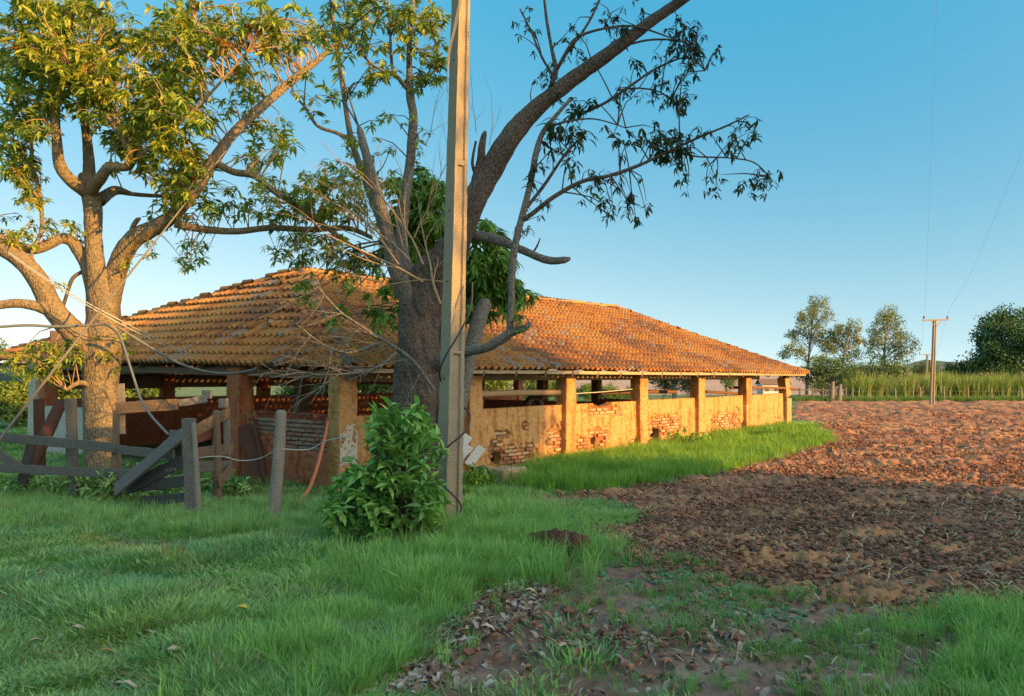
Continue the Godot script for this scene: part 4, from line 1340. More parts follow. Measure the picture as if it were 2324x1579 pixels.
# ------------------------------------------------------------------ bush by the pole
func make_bush() -> void:
	var base := G(905, 1225)
	var d := -base.z
	var t := thing("bush", "dense leafy bright green bush growing at the foot of the concrete pole", "bush", base)
	var st := MB.new()
	var items := []
	for b in [[920, 950, 55, 40, 26], [860, 1225, 80, 30, 30], [905, 975, 78, 58, 50], [945, 1040, 65, 80, 46], [870, 1060, 80, 70, 54], [815, 1120, 70, 60, 48], [930, 1130, 80, 80, 52], [850, 1175, 85, 55, 48], [780, 1160, 40, 40, 22], [960, 1180, 50, 45, 28], [890, 1110, 90, 90, 40]]:
		for i in b[4]:
			var a := rnd(0, TAU)
			var k := sqrt(rnd(0, 1))
			var p := P(b[0] + cos(a) * k * b[2], b[1] + sin(a) * k * b[3], d + rnd(-0.55, 0.45))
			var s := base + Vector3(rnd(-0.15, 0.15), 0, rnd(-0.15, 0.15))
			tube(st, [s, s.lerp(p, 0.55) + Vector3(rnd(-0.1, 0.1), 0.12, rnd(-0.1, 0.1)), p], [0.010, 0.006, 0.003], 5, 0.3)
			var bs := Basis.from_euler(Vector3(rnd(-0.5, 0.5), rnd(0, TAU), rnd(-0.5, 0.5))).scaled(Vector3.ONE * rnd(0.75, 1.1))
			items.append([Transform3D(bs, p), rng.randi() % 4, rng.randi() % 4])
	obj("stems", st, M.bark_mid, t).set_meta("kind", "stuff")
	pieces("leaf_whorl", "foliage", M.bushw, M.bushv, items, t, 280)

func small_plant(called: String, label: String, base: Vector3, h: float, n: int, spread: float, pal: Array, group := "", sc := 0.8) -> void:
	var t := thing(called, label, "plant", base, group)
	var st := MB.new()
	var xs := {}
	for i in n:
		var a := rnd(0, TAU)
		var k := sqrt(rnd(0, 1)) * spread
		var p := base + Vector3(cos(a) * k, h * rnd(0.25, 1.0) * (1.0 - 0.35 * k / spread), sin(a) * k)
		var s := base + Vector3(rnd(-0.05, 0.05), -0.02, rnd(-0.05, 0.05))
		tube(st, [s, s.lerp(p, 0.5) + Vector3(0, 0.06, 0), p], [0.007, 0.005, 0.002], 4, 0.3)
		for e in 2:
			var q := s.lerp(p, 1.0 - e * 0.35) + Vector3(rnd(-0.04, 0.04), 0, rnd(-0.04, 0.04))
			var m: Mesh = M.bushw[rng.randi() % 4]
			if not xs.has(m): xs[m] = [[], []]
			xs[m][0].append(Transform3D(Basis.from_euler(Vector3(rnd(-0.4, 0.4), rnd(0, TAU), rnd(-0.4, 0.4))).scaled(Vector3.ONE * sc * rnd(0.7, 1.2)), q))
			xs[m][1].append(tint(pal[rng.randi() % pal.size()], 0.2))
	obj("stems", st, M.bark_mid, t)
	for m in xs: many("foliage", m, xs[m][0], xs[m][1], t)

# ------------------------------------------------------------------ concrete pole
func make_pole() -> void:
	var base := G(1018, 1192)
	var d := -base.z
	var t := thing("utility_pole", "tall weathered concrete utility pole with long recessed panels, rising out of the bush", "pole", base)
	# H-section: the broad face with the recess looks right of the camera, the dark flank left
	var top := P(1052, -250, d)
	var yv := (top - base).normalized()
	var H := (top - base).length() + 0.4
	var face := Vector3(0.66, 0, 0.75)          # normal of the recessed face
	var zx := (face - yv * face.dot(yv)).normalized()
	var xx := yv.cross(zx).normalized()
	var o := base - yv * 0.4
	var wid := func(h: float) -> Vector2:        # half width of the recessed face, half depth
		return Vector2(lerpf(0.122, 0.075, h / H), lerpf(0.105, 0.072, h / H))
	var mb := MB.new()
	# two flanges and a web
	var seg := 110
	var prof := func(h: float) -> Array:
		var w: Vector2 = wid.call(h)
		var fl := w.x * 0.46
		var rc := w.y * 0.30
		# outline, counter-clockwise seen from above: recessed face, flank, back face recess, flank
		return [Vector2(-w.x, w.y), Vector2(-w.x + fl, w.y), Vector2(-w.x + fl + 0.012, w.y - rc), Vector2(w.x - fl - 0.012, w.y - rc), Vector2(w.x - fl, w.y), Vector2(w.x, w.y), Vector2(w.x, -w.y), Vector2(w.x - fl, -w.y), Vector2(w.x - fl - 0.012, -w.y + rc), Vector2(-w.x + fl + 0.012, -w.y + rc), Vector2(-w.x + fl, -w.y), Vector2(-w.x, -w.y)]
	for i in seg:
		var h0 := H * i / seg
		var h1 := H * (i + 1) / seg
		var a: Array = prof.call(h0)
		var b: Array = prof.call(h1)
		for k in 12:
			var k2 := (k + 1) % 12
			var p := [a[k], a[k2], b[k2], b[k]]
			var w := []
			for e in 4:
				var hh := h0 if e < 2 else h1
				var q: Vector3 = o + xx * p[e].x + zx * p[e].y + yv * hh
				q += (xx * nz.get_noise_3dv(q * 90.0) + zx * nz2.get_noise_3dv(q * 90.0)) * 0.007
				w.append(q)
			mb.quad(w[0], w[3], w[2], w[1])
	obj("shaft", mb, M.concrete, t)
	# solid cross ribs that close the recess
	for hp in [[372, 0.07], [800, 0.035]]:
		var hh := (P(1050, hp[0], d) - o).dot(yv)
		var w: Vector2 = wid.call(hh)
		mb = MB.new()
		rough_box(mb, Transform3D(Basis(xx, yv, zx), o + yv * hh + zx * (w.y * 0.84)), Vector3(w.x * 1.1, hp[1], w.y * 0.36), 0.01, 0.1, 0.004)
		obj("rib", mb, M.concrete, t)
	# step holes on the dark flank
	for hp in [140, 480, 640, 860, 1010]:
		var hh := (P(1030, hp, d) - o).dot(yv)
		var w: Vector2 = wid.call(hh)
		mb = MB.new()
		var c := o + yv * hh - xx * (w.x + 0.002)
		tube(mb, [c + xx * 0.01, c - xx * 0.004], [0.012, 0.012], 10, 0.1)
		obj("step_hole", mb, M.cable, t)
	# loose grey wires down the flank
	var wr := thing("wire", "thin grey wires hanging loose down the upper part of the concrete pole", "wire", P(1030, 60, d))
	mb = MB.new()
	for e in 3:
		tube(mb, [P(1052 - e * 3, -20, d - 0.16), P(1035 - e * 4, 60 + e * 8, d - 0.2), P(1021 - e * 2, 120, d - 0.18), P(1014 + e, 190 + e * 20, d - 0.1)], [0.005, 0.005, 0.005, 0.004], 5, 0.1)
	obj("strand", mb, M.rope, wr)
	# dark cable wound round the lower pole
	var cb := thing("cable", "black cable wound round the lower part of the concrete pole", "cable", P(1040, 1000, d))
	mb = MB.new()
	var ph := [[1072, 640, -0.1], [1068, 700, -0.24], [1040, 760, -0.26], [1010, 810, -0.26], [998, 850, -0.1], [1015, 900, 0.2], [1060, 930, 0.12], [1066, 955, -0.12], [1050, 985, -0.26], [1015, 1015, -0.27], [992, 1050, -0.14], [990, 1080, -0.14], [1010, 1105, -0.26], [1035, 1130, -0.26], [1047, 1148, -0.2], [1044, 1165, -0.2]]
	var pp := []
	var rr := []
	for q in ph:
		pp.append(P(q[0], q[1], d + q[2])); rr.append(0.011)
	tube(mb, pp, rr, 6, 0.06)
	obj("strand", mb, M.cable, cb)

# ------------------------------------------------------------------ fences and planks in the yard
func plank(parent: Node3D, called: String, a: Array, b: Array, wpx: float, th: float, m: Material, side := Vector3.UP) -> MeshInstance3D:
	var p := P(a[0], a[1], a[2])
	var q := P(b[0], b[1], b[2])
	var w: float = wpx * (a[2] + b[2]) * 0.5 / F
	var mb := MB.new()
	bar(mb, p, q, w, th, side, 0.010, 0.008, 0.06)
	return obj(called, mb, m, parent)

func post(parent: Node3D, called: String, foot: Vector3, top: Vector3, w: float, m: Material, round_ := true) -> MeshInstance3D:
	var mb := MB.new()
	var f := foot - Vector3.UP * 0.15
	if round_:
		var mid := f.lerp(top, 0.5) + Vector3(rnd(-0.015, 0.015), 0, rnd(-0.015, 0.015))
		tube(mb, [f, mid, top - Vector3.UP * 0.04, top], [w * 0.55, w * 0.5, w * 0.46, w * 0.30], 18, 0.05, 0.14, 9.0)
	else:
		bar(mb, f, top, w, w * 0.6, Vector3.RIGHT, 0.016, 0.012, 0.05)
	return obj(called, mb, m, parent)

func make_yard() -> void:
	# plank fence and gate by the left tree
	var g1p := G(437, 1178)
	var d1 := -g1p.z
	var f := thing("fence", "weathered grey plank fence with two long rails below the spreading tree", "fence", onground(P(150, 1120, 12.2)))
	plank(f, "rail", [-30, 988, 13.0], [262, 1016, 11.9], 21, 0.035, M.wood_grey)
	plank(f, "rail", [266, 1020, 11.9], [395, 1032, 11.3], 20, 0.035, M.wood_grey)
	plank(f, "rail", [-30, 1060, 13.0], [330, 1078, 11.7], 20, 0.035, M.wood_grey)
	plank(f, "brace", [-20, 1020, 13.0], [62, 1070, 12.8], 20, 0.04, M.wood_grey)
	var fp := onground(P(262, 1110, 12.0))
	post(f, "post", fp, P(264, 930, 12.0), 0.10, M.wood_brown, false)
	post(f, "post", onground(P(170, 1110, 12.5)), P(160, 905, 12.5), 0.14, M.wood_grey, false)
	post(f, "post", onground(P(40, 1110, 13.0)), P(72, 1000, 13.0), 0.14, M.wood_dark, false)
	plank(f, "rail", [262, 926, 12.3], [405, 917, 12.6], 26, 0.04, M.wood_brown)
	plank(f, "rail", [405, 915, 12.62], [470, 905, 12.7], 16, 0.04, M.wood_pale)
	plank(f, "slat", [275, 870, 12.4], [277, 985, 12.4], 16, 0.03, M.wood_pale, Vector3.RIGHT)
	# sagging gate
	var gt := thing("gate", "sagging farm gate of crossed grey planks hung on a split post", "gate", g1p)
	post(gt, "post", g1p, P(429, 950, d1), 0.155, M.wood_grey, false)
	post(gt, "stake", g1p + Vector3(0.1, 0, 0.02), P(440, 958, d1 - 0.05), 0.07, M.wood_pale)
	plank(gt, "brace", [262, 1112, 11.3], [415, 984, 10.95], 38, 0.04, M.wood_grey, Vector3(0.6, 0.8, 0))
	plank(gt, "board", [285, 1110, 11.5], [428, 1040, 11.05], 28, 0.03, M.wood_dark)
	plank(gt, "board", [300, 1105, 11.5], [430, 1090, 11.05], 26, 0.03, M.wood_dark)
	plank(gt, "board", [320, 1138, 11.45], [430, 1128, 11.05], 22, 0.03, M.wood_dark)
	plank(gt, "board", [335, 1070, 11.4], [400, 1065, 11.1], 9, 0.03, M.wood_grey)
	plank(gt, "board", [385, 985, 11.2], [428, 990, 11.05], 22, 0.03, M.wood_grey)
	# corral panel behind the gate
	var cp := thing("corral_panel", "short corral panel of brown planks beside the red-brown column", "fence", onground(P(500, 1095, 12.6)))
	post(cp, "post", onground(P(495, 1090, 12.5)), P(491, 930, 12.5), 0.12, M.wood_brown)
	plank(cp, "board", [430, 985, 12.0], [520, 935, 12.8], 25, 0.035, M.wood_brown)
	plank(cp, "board", [432, 1000, 12.0], [500, 975, 12.7], 22, 0.035, M.wood_red)
	plank(cp, "board", [438, 1030, 12.0], [528, 1018, 12.9], 26, 0.035, M.wood_brown)
	plank(cp, "board", [440, 1062, 12.0], [525, 1054, 12.9], 22, 0.035, M.wood_grey)
	plank(cp, "board", [495, 1098, 12.4], [528, 1060, 12.8], 22, 0.035, M.wood_brown)
	plank(cp, "slat", [514, 925, 12.8], [516, 1040, 12.8], 14, 0.03, M.wood_pale, Vector3.RIGHT)
	plank(cp, "block", [470, 885, 12.9], [470, 905, 12.9], 20, 0.09, M.wood_pale, Vector3.RIGHT)
	plank(cp, "block", [507, 905, 12.7], [507, 925, 12.7], 18, 0.09, M.wood_pale, Vector3.RIGHT)
	# single stake with wire
	var sp := G(618, 1187)
	var s := thing("fence_post", "lone leaning weathered fence stake standing in the grass before the end wall", "post", sp)
	post(s, "stake", sp, P(638, 930, -sp.z + 0.1), 0.145, M.wood_pale)
	var wire := thing("fence_wire", "slack old wire strung from the split gate post past the lone stake", "wire", P(560, 1045, 10.6))
	var mb := MB.new()
	var ds := -sp.z
	tube(mb, [P(440, 1040, d1), P(500, 1035, d1 - 0.1), P(545, 1045, 10.6), P(590, 1040, 10.5), P(634, 1020, ds + 0.05), P(700, 1020, 10.2), P(740, 1000, 10.1), P(790, 990, 9.8)], [0.006, 0.006, 0.006, 0.006, 0.006, 0.006, 0.006, 0.006], 5, 0.1)
	obj("strand", mb, M.cable_white, wire)
	# boards leaning on the end wall by the red-brown column
	var lw := onground(P(580, 1110, 15.3))
	var b1 := thing("leaning_board", "dark red wooden board leaning against the end wall", "board", lw)
	mb = MB.new()
	bar(mb, onground(P(590, 1118, 15.0), -0.05), P(562, 962, 15.9), 0.36, 0.03, Vector3.RIGHT, 0.01)
	obj("board", mb, M.wood_red, b1)
	var b2 := thing("leaning_pole", "thin dark pole leaning beside the dark red board", "pole", onground(P(608, 1118, 14.9)))
	mb = MB.new()
	tube(mb, [onground(P(606, 1122, 14.8), -0.05), P(595, 1050, 15.2), P(578, 955, 15.7)], [0.045, 0.045, 0.04], 8, 0.2, 0.1)
	obj("pole", mb, M.wood_red, b2)
	# sloping logs under the far end of the roof
	for q in [[[52, 1062, 15.5], [140, 912, 16.5], 30, "thick dark log propped slantwise against the pale end wall"], [[92, 1058, 17.0], [88, 905, 17.0], 24, "upright red-brown log standing before the pale end wall"], [[168, 1058, 15.2], [162, 905, 15.2], 24, "upright grey log beside the spreading tree's trunk"]]:
		var lg := thing("log", q[3], "log", onground(P(q[0][0], q[0][1], q[0][2])))
		mb = MB.new()
		var a := onground(P(q[0][0], q[0][1], q[0][2]), -0.05)
		var b := P(q[1][0], q[1][1], q[1][2])
		var r: float = q[2] * 0.5 * q[0][2] / F
		tube(mb, [a, a.lerp(b, 0.5), b], [r, r, r * 0.92], 12, 0.12, 0.08)
		obj("timber", mb, M.wood_red if q[2] != 24 or q[0][0] < 100 else M.wood_grey, lg)
	# blue-grey sheet edge at the far end of the eave
	var sh := thing("metal_sheet", "blue-grey metal sheet jutting out under the far end of the eave", "sheet", P(-20, 850, 20.0))
	mb = MB.new()
	bar(mb, P(-120, 852, 20.5), P(38, 856, 19.5), 0.30, 0.012, Vector3(0, 0.6, 0.8), 0.004)
	obj("panel", mb, M.sheet, sh)
	# orange hose hanging down the end wall
	var hs := thing("hose", "orange rubber hose hanging in a curve down the end wall into the grass", "hose", G(652, 1158))
	mb = MB.new()
	var hd := 13.6
	tube(mb, [P(744, 955, hd), P(739, 985, hd - 0.1), P(730, 1020, hd - 0.2), P(718, 1065, hd - 0.4), P(703, 1105, hd - 0.9), P(685, 1130, hd - 1.5), P(668, 1147, hd - 2.0), onground(P(652, 1158, 11.3), 0.03)], [0.016, 0.024, 0.028, 0.028, 0.027, 0.023, 0.018, 0.014], 9, 0.06)
	obj("tube", mb, M.hose, hs)
	# cables and guy wires round the left tree
	var guy := thing("guy_rope", "long straight grey guy rope slanting across the spreading tree's trunk", "rope", P(20, 1000, 12.6))
	mb = MB.new()
	tube(mb, [P(-30, 1035, 12.4), P(100, 868, 12.4), P(230, 702, 12.5), P(370, 526, 12.7), P(505, 352, 12.9), P(640, 180, 13.1)], [0.022, 0.020, 0.016, 0.013, 0.011, 0.010], 7, 0.3)
	obj("strand", mb, M.rope, guy)
	for q in [[[[-30, 744, 12.6], [60, 738, 12.7], [130, 741, 12.8], [215, 737, 12.9], [240, 735, 12.9]], 0.022, M.cable_grey, "grey cable running level across the sky to the spreading tree's trunk"], [[[268, 742, 13.0], [320, 775, 13.2], [375, 808, 13.5], [430, 833, 13.8], [490, 846, 14.2], [545, 845, 14.8], [600, 832, 15.6], [625, 826, 16.0]], 0.022, M.cable_grey, "grey cable sagging from the spreading tree to the barn eave"], [[[238, 735, 12.9], [270, 760, 12.6], [295, 830, 12.2], [320, 905, 11.8], [345, 945, 11.6], [382, 985, 11.3]], 0.018, M.cable_grey, "grey cable hanging from the spreading tree down to the gate"]]:
		var cb := thing("cable", q[3], "cable", P(q[0][0][0], q[0][0][1], q[0][0][2]))
		mb = MB.new()
		var pp := []
		var rr := []
		for e in q[0]:
			pp.append(P(e[0], e[1], e[2])); rr.append(q[1])
		tube(mb, pp, rr, 7, 0.12)
		obj("strand", mb, q[2], cb)
	for k in 2:
		var cb := thing("thin_cable", "pale thin cable of a pair crossing before the spreading tree's trunk", "cable", P(195, 682 + k * 5, 12.9), "pair of pale cables")
		mb = MB.new()
		tube(mb, [P(20, 572 + k * 3, 12.8), P(100, 628 + k * 4, 12.8), P(195, 685 + k * 6, 12.8), P(272, 726 + k * 8, 13.0), P(350, 766 + k * 7, 14.0), P(440, 806 + k * 6, 15.2)], [0.006, 0.007, 0.009, 0.009, 0.007, 0.005], 5, 0.2)
		obj("strand", mb, M.cable_white, cb)
	# broken white sheets, trough and stones by the wall
	var k := 0
	for q in [[[1040, 1018], [1064, 988], 15.3, 0.17, "upper broken white roofing sheet leaning behind the concrete pole"], [[1036, 1046], [1066, 1012], 15.0, 0.15, "lower broken white roofing sheet leaning behind the concrete pole"], [[1062, 1056], [1094, 1014], 14.7, 0.16, "broken white roofing sheet lying against the half wall near the drain hole"]]:
		var sl := thing("broken_sheet", q[4], "sheet", P(q[0][0], q[0][1], q[2]))
		mb = MB.new()
		bar(mb, P(q[0][0], q[0][1], q[2]), P(q[1][0], q[1][1], q[2] + 0.35), q[3], 0.02, Vector3(0.8, -0.6, 0.1), 0.012)
		obj("slab", mb, M.slab, sl)
		k += 1
	var tb := onground(P(1132, 1100, 15.1))
	var tr := thing("trough", "broken clay drain block with a round opening below the wall's drain hole", "trough", tb)
	mb = MB.new()
	rough_box(mb, Transform3D(Basis(U, Vector3.UP, NF).orthonormalized(), tb + U * 0.15 + Vector3.UP * 0.09), Vector3(0.62, 0.40, 0.55), 0.06, 0.06, 0.06, 5.0)
	obj("block", mb, M.trough, tr)
	mb = MB.new()
	var rc := P(1092, 1088, 14.85)
	var rp := []
	var ra := []
	for i in 15:
		var an := PI * 1.15 * i / 14.0 - 0.2
		rp.append(rc - U * cos(an) * 0.22 + Vector3.UP * (sin(an) * 0.22 - 0.02)); ra.append(0.05)
	tube(mb, rp, ra, 8, 0.05, 0.1)
	obj("pipe_mouth", mb, M.wood_dark, tr)
	for q in [[1180, 1078, 15.6, 0.13, "pale rubble stone beside the drain block"], [1085, 1100, 14.6, 0.10, "reddish rubble stone below the drain block"]]:
		var p := onground(P(q[0], q[1], q[2]), 0.05)
		var stn := thing("stone", q[4], "stone", p)
		mb = MB.new()
		rough_box(mb, Transform3D(Basis.from_euler(Vector3(0.3, rnd(0, 3), 0.2)), p), Vector3(q[3] * 1.7, q[3] * 1.2, q[3] * 1.4), q[3] * 0.45, 0.04, 0.03, 8.0)
		obj("rock", mb, M.trough, stn)
	# rotten log in the grass
	var lp := G(1275, 1262)
	var lo := thing("rotten_log", "rotten dark red log half sunk in the grass at the field's edge", "log", lp)
	mb = MB.new()
	var dl := -lp.z
	tube(mb, [P(1195, 1226, dl + 0.25), P(1225, 1232, dl + 0.15), P(1265, 1240, dl), P(1310, 1236, dl - 0.05), P(1340, 1223, dl - 0.05)], [0.06, 0.10, 0.135, 0.11, 0.04], 16, 0.03, 0.45, 7.0)
	obj("timber", mb, M.deadwood, lo)

# ------------------------------------------------------------------ ground cover
func scatter(n: int, px: Array, fn: Callable) -> void:
	# n random ground points inside a view rectangle, even over the ground
	for i in n:
		var vx := rnd(px[0], px[2])
		var vy := rnd(px[1], px[3])
		fn.call(vx, vy)

func in_px(pl: PackedVector2Array, p: Vector3) -> bool:
	return Geometry2D.is_point_in_polygon(Vector2(p.x, p.z), pl)

func rand_in(pl: PackedVector2Array, b: Rect2) -> Vector2:
	for i in 60:
		var q := Vector2(rnd(b.position.x, b.end.x), rnd(b.position.y, b.end.y))
		if Geometry2D.is_point_in_polygon(q, pl): return q
	return Vector2(1e9, 0)

func bounds(pl: PackedVector2Array) -> Rect2:
	var r := Rect2(pl[0], Vector2.ZERO)
	for q in pl: r = r.expand(q)
	return r

const LAWN := [Color(0.37, 0.53, 0.17), Color(0.29, 0.47, 0.17), Color(0.44, 0.57, 0.19), Color(0.25, 0.41, 0.16)]
const LUSH := [Color(0.33, 0.52, 0.14), Color(0.39, 0.56, 0.15), Color(0.26, 0.45, 0.14)]
const FRESH := [Color(0.27, 0.44, 0.065), Color(0.34, 0.49, 0.07), Color(0.21, 0.37, 0.065)]

func grass_set(called: String, label: String, shapes: Array, items: Array) -> void:
	# one object of stuff with one copy field for each blade shape
	var root := Node3D.new()
	root.name = numbered(called)
	add_child(root)
	tag(root, label, "grass", "", "stuff")
	for s in shapes.size():
		var xs := []
		var cs := []
		for q in items:
			if q[2] == s:
				xs.append(q[0]); cs.append(q[1])
		many("blades", shapes[s], xs, cs, root)

func blade_xf(p: Vector3, h: float, wide: float) -> Transform3D:
	return Transform3D(Basis.from_euler(Vector3(rnd(-0.12, 0.12), rnd(0, TAU), rnd(-0.12, 0.12))).scaled(Vector3(wide, h, wide)), p)

func make_grass() -> void:
	# short lawn: even over the ground, thinner far away
	var it := []
	var n := 0
	var tries := 0
	while n < 9500 and tries < 120000:
		tries += 1
		var d := 3.6 * pow(34.0 / 3.6, pow(rnd(0, 1), 1.1))
		var x := rnd(-0.72, 0.72) * d
		var z := -d
		if d > 12.5 and rnd(0, 1) < 0.35: continue
		var k := surf(x, z)
		if k != 0:
			if k == 1: continue
			if k == 2 and rnd(0, 1) < 0.985: continue
			if k == 3 and rnd(0, 1) < 1.0 - 0.5 * nz.get_noise_2d(x * 22.0, z * 22.0): continue
		elif nz2.get_noise_2d(x * 18.0 + 40.0, z * 18.0) < -0.42 and rnd(0, 1) < 0.75: continue
		# nothing inside the barn
		var q := Vector3(x, 0, z) - P0
		if q.dot(W) > 0.0 and q.dot(U) > -3.4 and q.dot(U) < 17.0 and q.dot(W) < 13.0: continue
		n += 1
		var v := nz.get_noise_2d(x * 14.0, z * 14.0)
		var h := (0.066 + 0.07 * v) * rnd(0.55, 1.5)
		if d > 10.0: h *= 1.35
		var wd := rnd(0.16, 0.24) * (1.0 + d * 0.03) * (0.55 if k == 3 else 1.0)
		var c: Color = LAWN[rng.randi() % 4]
		var hue := nz.get_noise_2d(x * 7.0 + 31.0, z * 7.0)
		c = c.lerp(Color(0.38, 0.47, 0.13), clampf(hue * 1.3, 0.0, 0.6)).lerp(Color(0.15, 0.33, 0.17), clampf(-hue * 1.2, 0.0, 0.6))
		if k == 3: c = c.lerp(Color(0.24, 0.32, 0.15), 0.5)
		if rnd(0, 1) < (0.09 if k == 0 else 0.2): c = Color(0.38, 0.32, 0.17)
		it.append([blade_xf(Vector3(x, gh(x, z) - 0.01, z), maxf(h, 0.035), wd), tint(c, 0.25 + 0.15 * v), rng.randi() % 4])
	grass_set("lawn_grass", "short green grass covering the farmyard", M.lawn, it)
	# lush tufts: [polygon, count, height lo, hi, palette]
	var sets := [
		["tall_grass", "tall bright grass strip along the barn's front wall", [[1165, 1078], [1230, 1062], [1300, 1043], [1450, 1012], [1600, 988], [1790, 972], [1850, 980], [1885, 1003], [1720, 1045], [1600, 1080], [1450, 1102], [1330, 1116], [1180, 1112]], 6500, 0.24, 0.42, FRESH, 1.0],
		["long_grass", "long green grass round the foot of the bush and the concrete pole", [[960, 1240], [1000, 1225], [1040, 1200], [1130, 1165], [1190, 1185], [1310, 1225], [1240, 1290], [1150, 1330], [1060, 1370], [900, 1350], [860, 1290]], 3000, 0.16, 0.34, LUSH, 0.85],
		["grass_tufts", "bright grass tufts along the edge of the bare dirt", [[560, 1579], [680, 1470], [830, 1380], [930, 1320], [1060, 1340], [1090, 1350], [980, 1430], [910, 1520], [880, 1579]], 1500, 0.14, 0.27, LUSH, 0.8],
		["yard_grass", "rank grass at the foot of the plank fence", [[-60, 1120], [120, 1135], [300, 1150], [430, 1165], [620, 1160], [760, 1150], [760, 1200], [600, 1215], [300, 1215], [-60, 1190]], 3200, 0.12, 0.28, LAWN, 0.8],
		["side_grass", "green grass between the concrete pole and the drain block", [[1050, 1100], [1150, 1105], [1210, 1112], [1190, 1130], [1150, 1150], [1050, 1200]], 1800, 0.08, 0.2, LUSH, 0.8],
		["grass_patch", "low grass patch at the tip of the ploughed field", [[1290, 1152], [1350, 1144], [1430, 1152], [1462, 1178], [1440, 1196], [1370, 1200], [1310, 1186]], 900, 0.07, 0.14, LUSH, 0.8],
		["corner_grass", "fresh grass clump at the near corner of the field", [[2130, 1579], [2180, 1480], [2240, 1415], [2340, 1380], [2450, 1450], [2450, 1640], [2130, 1640]], 1000, 0.12, 0.26, LUSH, 0.85]]
	for s in sets:
		var pl := poly(s[2])
		var b := bounds(pl)
		it = []
		for i in s[3]:
			var q := rand_in(pl, b)
			if q.x > 1e8: continue
			q += Vector2(rng.randfn(), rng.randfn()) * (0.12 if s[0] in ["tall_grass", "side_grass", "grass_patch"] else 0.3)
			if surf(q.x, q.y) == 1 and s[0] != "tall_grass": continue
			if surf(q.x, q.y) == 2 and rnd(0, 1) < 0.93: continue
			var v := nz.get_noise_2d(q.x * 22.0, q.y * 22.0)
			if v < -0.25 and s[0] != "tall_grass" and rnd(0, 1) < 0.7: continue
			var bq := Vector3(q.x, 0, q.y) - P0
			if bq.dot(W) > -0.1 and bq.dot(U) > -3.6 and bq.dot(U) < 17.0: continue
			var h := lerpf(s[4], s[5], rnd(0, 1)) * (1.0 + 0.5 * v)
			it.append([blade_xf(Vector3(q.x, gh(q.x, q.y) - 0.01, q.y), h, h * s[7]), tint(s[6][rng.randi() % s[6].size()], 0.22), rng.randi() % 4])
		grass_set(s[0], s[1], M.tall, it)
	# weed tufts on the dirt
	it = []
	var wp := poly([[1300, 1300], [1420, 1262], [1700, 1300], [2000, 1390], [2324, 1400], [2324, 1600], [1100, 1600], [1250, 1420]])
	var wb := bounds(wp)
	for i in 115:
		var q := rand_in(wp, wb)
		if q.x > 1e8: continue
		var cnt := rng.randi_range(3, 12)
		var hh := rnd(0.06, 0.15)
		for j in cnt:
			var r := q + Vector2(rnd(-0.22, 0.22), rnd(-0.14, 0.14))
			it.append([blade_xf(Vector3(r.x, gh(r.x, r.y) - 0.01, r.y), hh * rnd(0.7, 1.3), hh), tint(LUSH[rng.randi() % 3].lerp(Color(0.16, 0.24, 0.11), 0.4), 0.25), rng.randi() % 4])
	# sparse seedlings on the ploughed soil
	var sb := bounds(field_poly)
	for i in 500:
		var d := rnd(8.0, 26.0)
		var x := rnd(-0.2, 0.65) * d
		if surf(x, -d) != 1: continue
		it.append([blade_xf(Vector3(x, gh(x, -d), -d), rnd(0.05, 0.12), rnd(0.06, 0.1)), tint(Color(0.2, 0.25, 0.08), 0.3), rng.randi() % 4])
	grass_set("weed_tufts", "scattered weed tufts growing on the bare soil", M.tall, it)
	# small round-leaved ground cover
	var rm := MB.new()
	for i in 7:
		var a := TAU * i / 7.0
		rm.col = g1(rnd(0.8, 1.2))
		leaf(rm, Vector3.ZERO, Vector3(cos(a), 0.45, sin(a)), Vector3.UP, 1.0, 0.75, 0.6)
	var rmesh := rm.mesh(M.grass)
	var xs := []
	var cs := []
	var gp := [poly([[1330, 1262], [1420, 1250], [1560, 1290], [1700, 1330], [1850, 1390], [1800, 1430], [1600, 1400], [1450, 1340], [1340, 1310]]), poly([[60, 1400], [400, 1300], [800, 1350], [700, 1560], [100, 1570]])]
	for gi in 2:
		var gb := bounds(gp[gi])
		for i in [700, 900][gi]:
			var q := rand_in(gp[gi], gb)
			if q.x > 1e8: continue
			if nz.get_noise_2d(q.x * 30.0, q.y * 30.0) < -0.05: continue
			var s := rnd(0.018, 0.042)
			xs.append(Transform3D(Basis.from_euler(Vector3(rnd(-0.3, 0.3), rnd(0, TAU), rnd(-0.3, 0.3))).scaled(Vector3.ONE * s), Vector3(q.x, gh(q.x, q.y) + 0.015, q.y)))
			cs.append(tint(Color(0.2, 0.36, 0.19) if gi == 0 else Color(0.11, 0.24, 0.07), 0.2))
	var gc := many("ground_cover", rmesh, xs, cs, self)
	tag(gc, "low round-leaved weeds creeping over the soil", "ground cover", "", "stuff")

